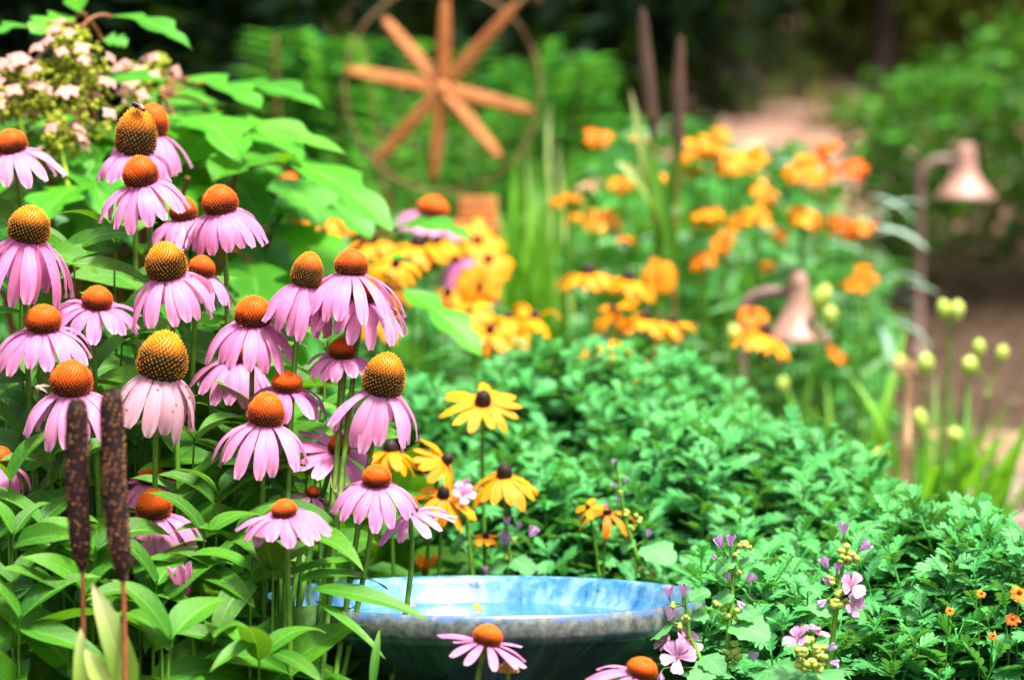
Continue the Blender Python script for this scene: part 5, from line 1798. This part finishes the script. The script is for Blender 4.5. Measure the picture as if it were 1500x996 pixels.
mallow([(902, 675, D), (915, 760, D), (960, 900, D)], "mallow stalk with small dark buds behind the bath's right half",
       [], [(900, 680, D, 5, -0.1, 1), (914, 706, D, 5, 0.3, 0.8), (901, 714, D, 5, -0.3, 0.8), (905, 735, D, 5, 0.1, 0.7), (890, 742, D, 5, -0.6, 0.6), (948, 786, D, 7, 0.4, 0.9)],
       [(918, 752, D, 7), (926, 775, D, 7), (935, 760, D, 7), (908, 722, D, 6), (940, 835, D, 8), (955, 842, D, 8)],
       [((945, 800, D), (985, 815, D - 0.03), 1.0), ((930, 790, D), (905, 805, D), 1.0)])
D = 3.36
mallow([(740, 765, D), (745, 800, D), (760, 920, D)], "mallow stalk with lilac buds just behind the bath's back rim",
       [], [(737, 800, D, 14, 0.2, 1), (744, 770, D, 9, -0.2, 1), (776, 786, D, 11, 0.5, 0.8), (714, 840, D, 8, -0.3, 0.9), (758, 775, D, 7, 0.3, 0.9)],
       [(752, 790, D, 6), (742, 815, D, 6)], [((750, 820, D), (785, 835, D - 0.02), 0.9), ((745, 825, D), (710, 835, D), 0.9)])
mallow([(681, 716, D), (684, 760, D), (700, 920, D)], "mallow stalk with one pale lilac flower beside the trio of yellow susans",
       [(678, 724, D - 0.02, 18, (0.2, 0.7, 0.5))], [(684, 714, D, 9, 0.0, 1)], [(690, 750, D, 6)], [((686, 790, D), (650, 805, D), 0.9)])

# ------------------------------------------------------------------ pod plants and strap leaved clumps, right
def strap_clump(name, label, cat, base_px, tips, W, mat, group=None):
    b = at(*base_px)
    z0 = ground_z(b[0], b[1])
    t = thing(name, label, cat, (b[0], b[1], z0), group)
    g = Geo()
    for tp in tips:
        tip = at(*tp[:3])
        b0 = np.array((b[0], b[1], z0)) + (rng.uniform(-0.05, 0.05), rng.uniform(-0.04, 0.04), 0)
        L = np.linalg.norm(tip - b0)
        bend = tp[3] if len(tp) > 3 else rng.uniform(0.2, 0.7)
        V = blade(L * (1 + bend * bend / 24), W * K * base_px[2] * rng.uniform(0.8, 1.2), lambda v: np.clip(1.0 - v ** 2.2, 0.0, 1) * (0.6 + 0.4 * np.minimum(1, v * 4)), nv=14, nu=2, bend=bend, fold=0.4, lift=bend * 0.45)
        out_ = tip - b0
        out_[2] = 0
        v = rng.uniform(0.8, 1.25)
        g.add_geo(V, frame(b0, tip - b0, (-out_[0] * 0.6, -0.5 - out_[1], 0.9)), (v, v, v))
    g.build("leaves", M[mat], t)
    return t


strap_clump("lily_clump", "fan of long green strap leaves beside the path at the right edge", "lily plant", (1385, 760, 4.75),
            [(1500, 560, 4.6), (1505, 640, 4.55), (1468, 600, 4.7), (1440, 640, 4.7), (1520, 690, 4.5), (1410, 620, 4.8), (1395, 560, 4.8), (1420, 560, 4.9), (1355, 600, 4.8), (1530, 610, 4.6), (1340, 650, 4.8),
             (1510, 720, 4.5), (1370, 540, 4.9), (1455, 690, 4.6), (1320, 690, 4.7), (1490, 740, 4.5, 1.0), (1540, 570, 4.7), (1480, 660, 4.7), (1430, 600, 4.75), (1400, 650, 4.6), (1380, 600, 4.7), (1500, 790, 4.4, 1.1), (1520, 580, 4.4), (1500, 620, 4.3), (1460, 640, 4.5), (1490, 690, 4.4), (1345, 620, 4.7), (1410, 690, 4.5)] + [(rng.uniform(1340, 1540), rng.uniform(560, 740), rng.uniform(4.4, 4.8), rng.uniform(0.5, 1.2)) for _ in range(18)], 24, 'grass')
strap_clump("lily_clump", "arching strap leaves left of the pod stems, one bent over yellow green", "lily plant", (1265, 700, 4.85),
            [(1240, 540, 4.8, 1.6), (1262, 600, 4.8, 1.9), (1150, 560, 4.9), (1190, 590, 4.9), (1210, 550, 4.9), (1300, 560, 4.9), (1315, 540, 4.8), (1170, 630, 4.8), (1285, 600, 4.8), (1120, 600, 4.9), (1330, 470, 5.0), (1230, 620, 4.8)], 24, 'grass')
strap_clump("grass_clump", "upright bright green grass leaves between the wheel and the rear bed", "grass", (775, 470, 5.2),
            [(770, 190, 5.2, 0.2), (800, 170, 5.2, 0.3), (745, 260, 5.2), (815, 260, 5.2, 0.5), (830, 300, 5.1, 0.6), (720, 270, 5.3, 0.3), (790, 230, 5.3), (760, 300, 5.1), (850, 320, 5.2, 0.9), (780, 330, 5.0), (735, 330, 5.1), (810, 340, 5.1),
             (770, 250, 5.25), (755, 220, 5.3), (795, 300, 5.1), (825, 370, 5.0), (745, 390, 5.0), (840, 220, 5.3, 0.5), (870, 250, 5.3, 0.9), (605, 200, 5.3, 0.2), (612, 230, 5.3, 0.2), (690, 300, 5.3), (705, 330, 5.3)] + [(rng.uniform(735, 850), rng.uniform(200, 420), rng.uniform(5.0, 5.3), rng.uniform(0.2, 0.8)) for _ in range(40)], 13, 'grass')
strap_clump("grass_clump", "yellow green grass leaves catching light right of the wheel's ring", "grass", (820, 420, 5.4),
            [(806, 140, 5.4, 0.2), (800, 160, 5.4, 0.3), (815, 190, 5.4, 0.2), (770, 210, 5.4, 0.4), (785, 260, 5.4)], 15, 'lime')


def pod_stem(path, pods, label, mat='pod'):
    P = np.array([at(*q) for q in path])
    rt = np.array((P[-1][0] , P[-1][1], ground_z(P[-1][0], P[-1][1])))
    t = thing("pod_stalk", label, "seed pod stalk", rt, "green seed pod stalks by the path")
    g = Geo()
    c = bezier(P[0], P[0] * 0.67 + P[-1] * 0.33 + (0.01, 0, 0), P[0] * 0.33 + P[-1] * 0.67, P[-1], 12)
    g.add_geo(tube(np.concatenate([c, [rt]]), np.linspace(0.0022, 0.004, 13), 7))
    for (px, py, d, w, h, tl_) in pods:
        p = at(px, py, d)
        s = K * d
        ax = unit((tl_, -0.1, 1))
        q = c[min(11, max(0, int(np.argmin(np.linalg.norm(c - (p - ax * h * s * 0.9), axis=1)))))]
        g.add_geo(tube(bezier(q, q + (p - q) * 0.3, p - ax * h * s * 0.8, p - ax * h * s * 0.45, 6), 0.0014, 5))
        n = 12
        tt = np.linspace(0, 1, n)
        prof = np.interp(tt, [0, .06, .25, .5, .75, .92, 1], [.15, .45, .86, 1, .86, .5, .08]) * w * s / 2
        V, Q, T, U, C = lathe(np.stack([prof, (tt - 0.5) * h * s], -1), 18)
        an = np.arctan2(V[:, 1], V[:, 0])
        k_ = 1 + 0.10 * np.cos(3 * an)
        V[:, 0] *= k_; V[:, 1] *= k_
        f = Geo()
        f.add_geo((V, Q, T, U, C), axis_frame(p, ax))
        po = f.build("seed_pod", M[mat], t)
        f = Geo()
        f.add_geo(tube([p + ax * h * s * 0.47, p + ax * h * s * 0.6], (0.0012, 0.0004), 5))
        f.build("dry_tip", M['straw'], sub(po, t))
    g.build("stem", M['stem'], t)
    return t


pod_stem([(1390, 478, 4.7), (1375, 640, 4.72), (1368, 740, 4.75)], [(1382, 453, 4.7, 22, 30, -0.15), (1401, 455, 4.7, 22, 32, 0.15)], "pod stalk topped by two pods side by side, tallest of the stalks")
pod_stem([(1446, 580, 4.6), (1420, 660, 4.65), (1395, 750, 4.7)], [(1433, 510, 4.6, 19, 28, 0.1), (1467, 518, 4.6, 19, 27, 0.3)], "pod stalk forking to two pods at the far right")
pod_stem([(1415, 565, 4.65), (1405, 650, 4.7), (1385, 750, 4.7)], [(1420, 536, 4.65, 27, 30, 0.1)], "pod stalk with one plump pod, between the forked one and the pair")
pod_stem([(1352, 570, 4.7), (1350, 650, 4.7), (1350, 740, 4.75)], [(1355, 533, 4.7, 25, 34, 0.05), (1347, 616, 4.68, 22, 38, -0.1)], "pod stalk with one pod above another beside the dry straw stalk")
pod_stem([(1322, 560, 4.75), (1325, 640, 4.75), (1332, 740, 4.75)], [(1317, 533, 4.75, 24, 30, -0.1)], "pod stalk with a single pod left of the dry straw stalk")
pod_stem([(1396, 665, 4.6), (1392, 700, 4.6), (1384, 770, 4.6)], [(1397, 638, 4.6, 24, 27, 0.05)], "short pod stalk with one pod in front of the strap leaves")
pod_stem([(1448, 680, 4.7), (1440, 710, 4.7), (1420, 780, 4.7)], [(1447, 660, 4.7, 14, 18, 0.2)], "short pod stalk with the smallest pod, by the path")
pod_stem([(1290, 690, 4.5), (1290, 710, 4.5), (1296, 770, 4.5)], [(1288, 669, 4.5, 23, 28, 0.0), (1234, 660, 4.5, 26, 24, -0.3)], "short pod stalk rising from the chrysanthemum bed's far edge")
pod_stem([(1196, 465, 5.0), (1190, 520, 5.0), (1180, 590, 5.0)], [(1202, 437, 5.0, 26, 46, 0.55), (1215, 462, 5.0, 22, 30, 0.1)], "blurred pod stalk in front of the low path lamp's shade")
pod_stem([(1078, 520, 5.0), (1085, 550, 5.0), (1090, 600, 5.0)], [(1073, 489, 5.0, 24, 30, -0.1), (1146, 564, 5.0, 18, 26, 0.2)], "blurred pod stalk left of the low path lamp")
for (a, b, lab) in (((1330, 540, 4.72), (1322, 750, 4.7), "dry straw coloured stalk standing among the pod stalks"), ((1362, 640, 4.7), (1352, 770, 4.68), "shorter dry straw stalk with a broken tip by the pods")):
    P0, P1 = at(*a), at(*b)
    rt = np.array((P1[0], P1[1], ground_z(P1[0], P1[1])))
    t = thing("dry_stalk", lab, "stalk", rt)
    g = Geo()
    g.add_geo(tube(np.concatenate([bezier(P0, P0 * .67 + P1 * .33 + (0.006, 0, 0), P0 * .33 + P1 * .67, P1, 10), [rt]]), np.concatenate([np.linspace(0.0045, 0.0085, 10), [0.009]]), 8))
    g.build("stem", M['straw'], t)
    g = Geo()
    for k in range(40):
        dd = unit(rng.normal(size=3) + (0, 0, 0.6))
        e = P0 + dd * rng.uniform(0.012, 0.032)
        g.add_geo(tube([P0, (P0 + e) / 2 + rng.normal(size=3) * 0.002, e], (0.0012, 0.0009, 0.0005), 4))
    g.build("dry_flower", M['straw'], t)

# silvery leaves in the rear bed
for (px, py, d, n, lab) in ((1275, 285, 5.6, 9, "silvery green drooping leaves at the right end of the rear bed"), (1130, 205, 6.0, 16, "pale silvery leaves above the topmost yellow blooms"),
                            (1290, 400, 5.6, 10, "grey green leaves left of the tall lamp's post"), (1180, 350, 5.5, 12, "pale blue green leaves among the rear bed's middle blooms")):
    b = at(px, py, d)
    z0 = ground_z(b[0], b[1])
    t = thing("silver_leaved_plant", lab, "plant", (b[0], b[1], z0))
    g, gs = Geo(), Geo()
    top = b + (0, 0, 0.0)
    gs.add_geo(tube(bezier((b[0], b[1], z0 - 0.02), (b[0], b[1], z0 + 0.1), b - (0, 0, 0.1), top, 8), np.linspace(0.005, 0.002, 8), 6))
    for k in range(n):
        a_ = rng.uniform(0, 6.283)
        e = rng.uniform(-0.3, 0.7)
        sz = rng.uniform(0.07, 0.13)
        g.add_geo(blade(1, 0.20, p_lance, nv=10, nu=4, bend=rng.uniform(0.6, 1.6), fold=0.2), frame(top - (0, 0, rng.uniform(0, 0.10)), (math.cos(a_) * math.cos(e), math.sin(a_) * math.cos(e) - 0.2, math.sin(e)), (0, -0.2, 1), sz))
    gs.build("stem", M['stem'], t)
    g.build("leaves", M['silver'], t)
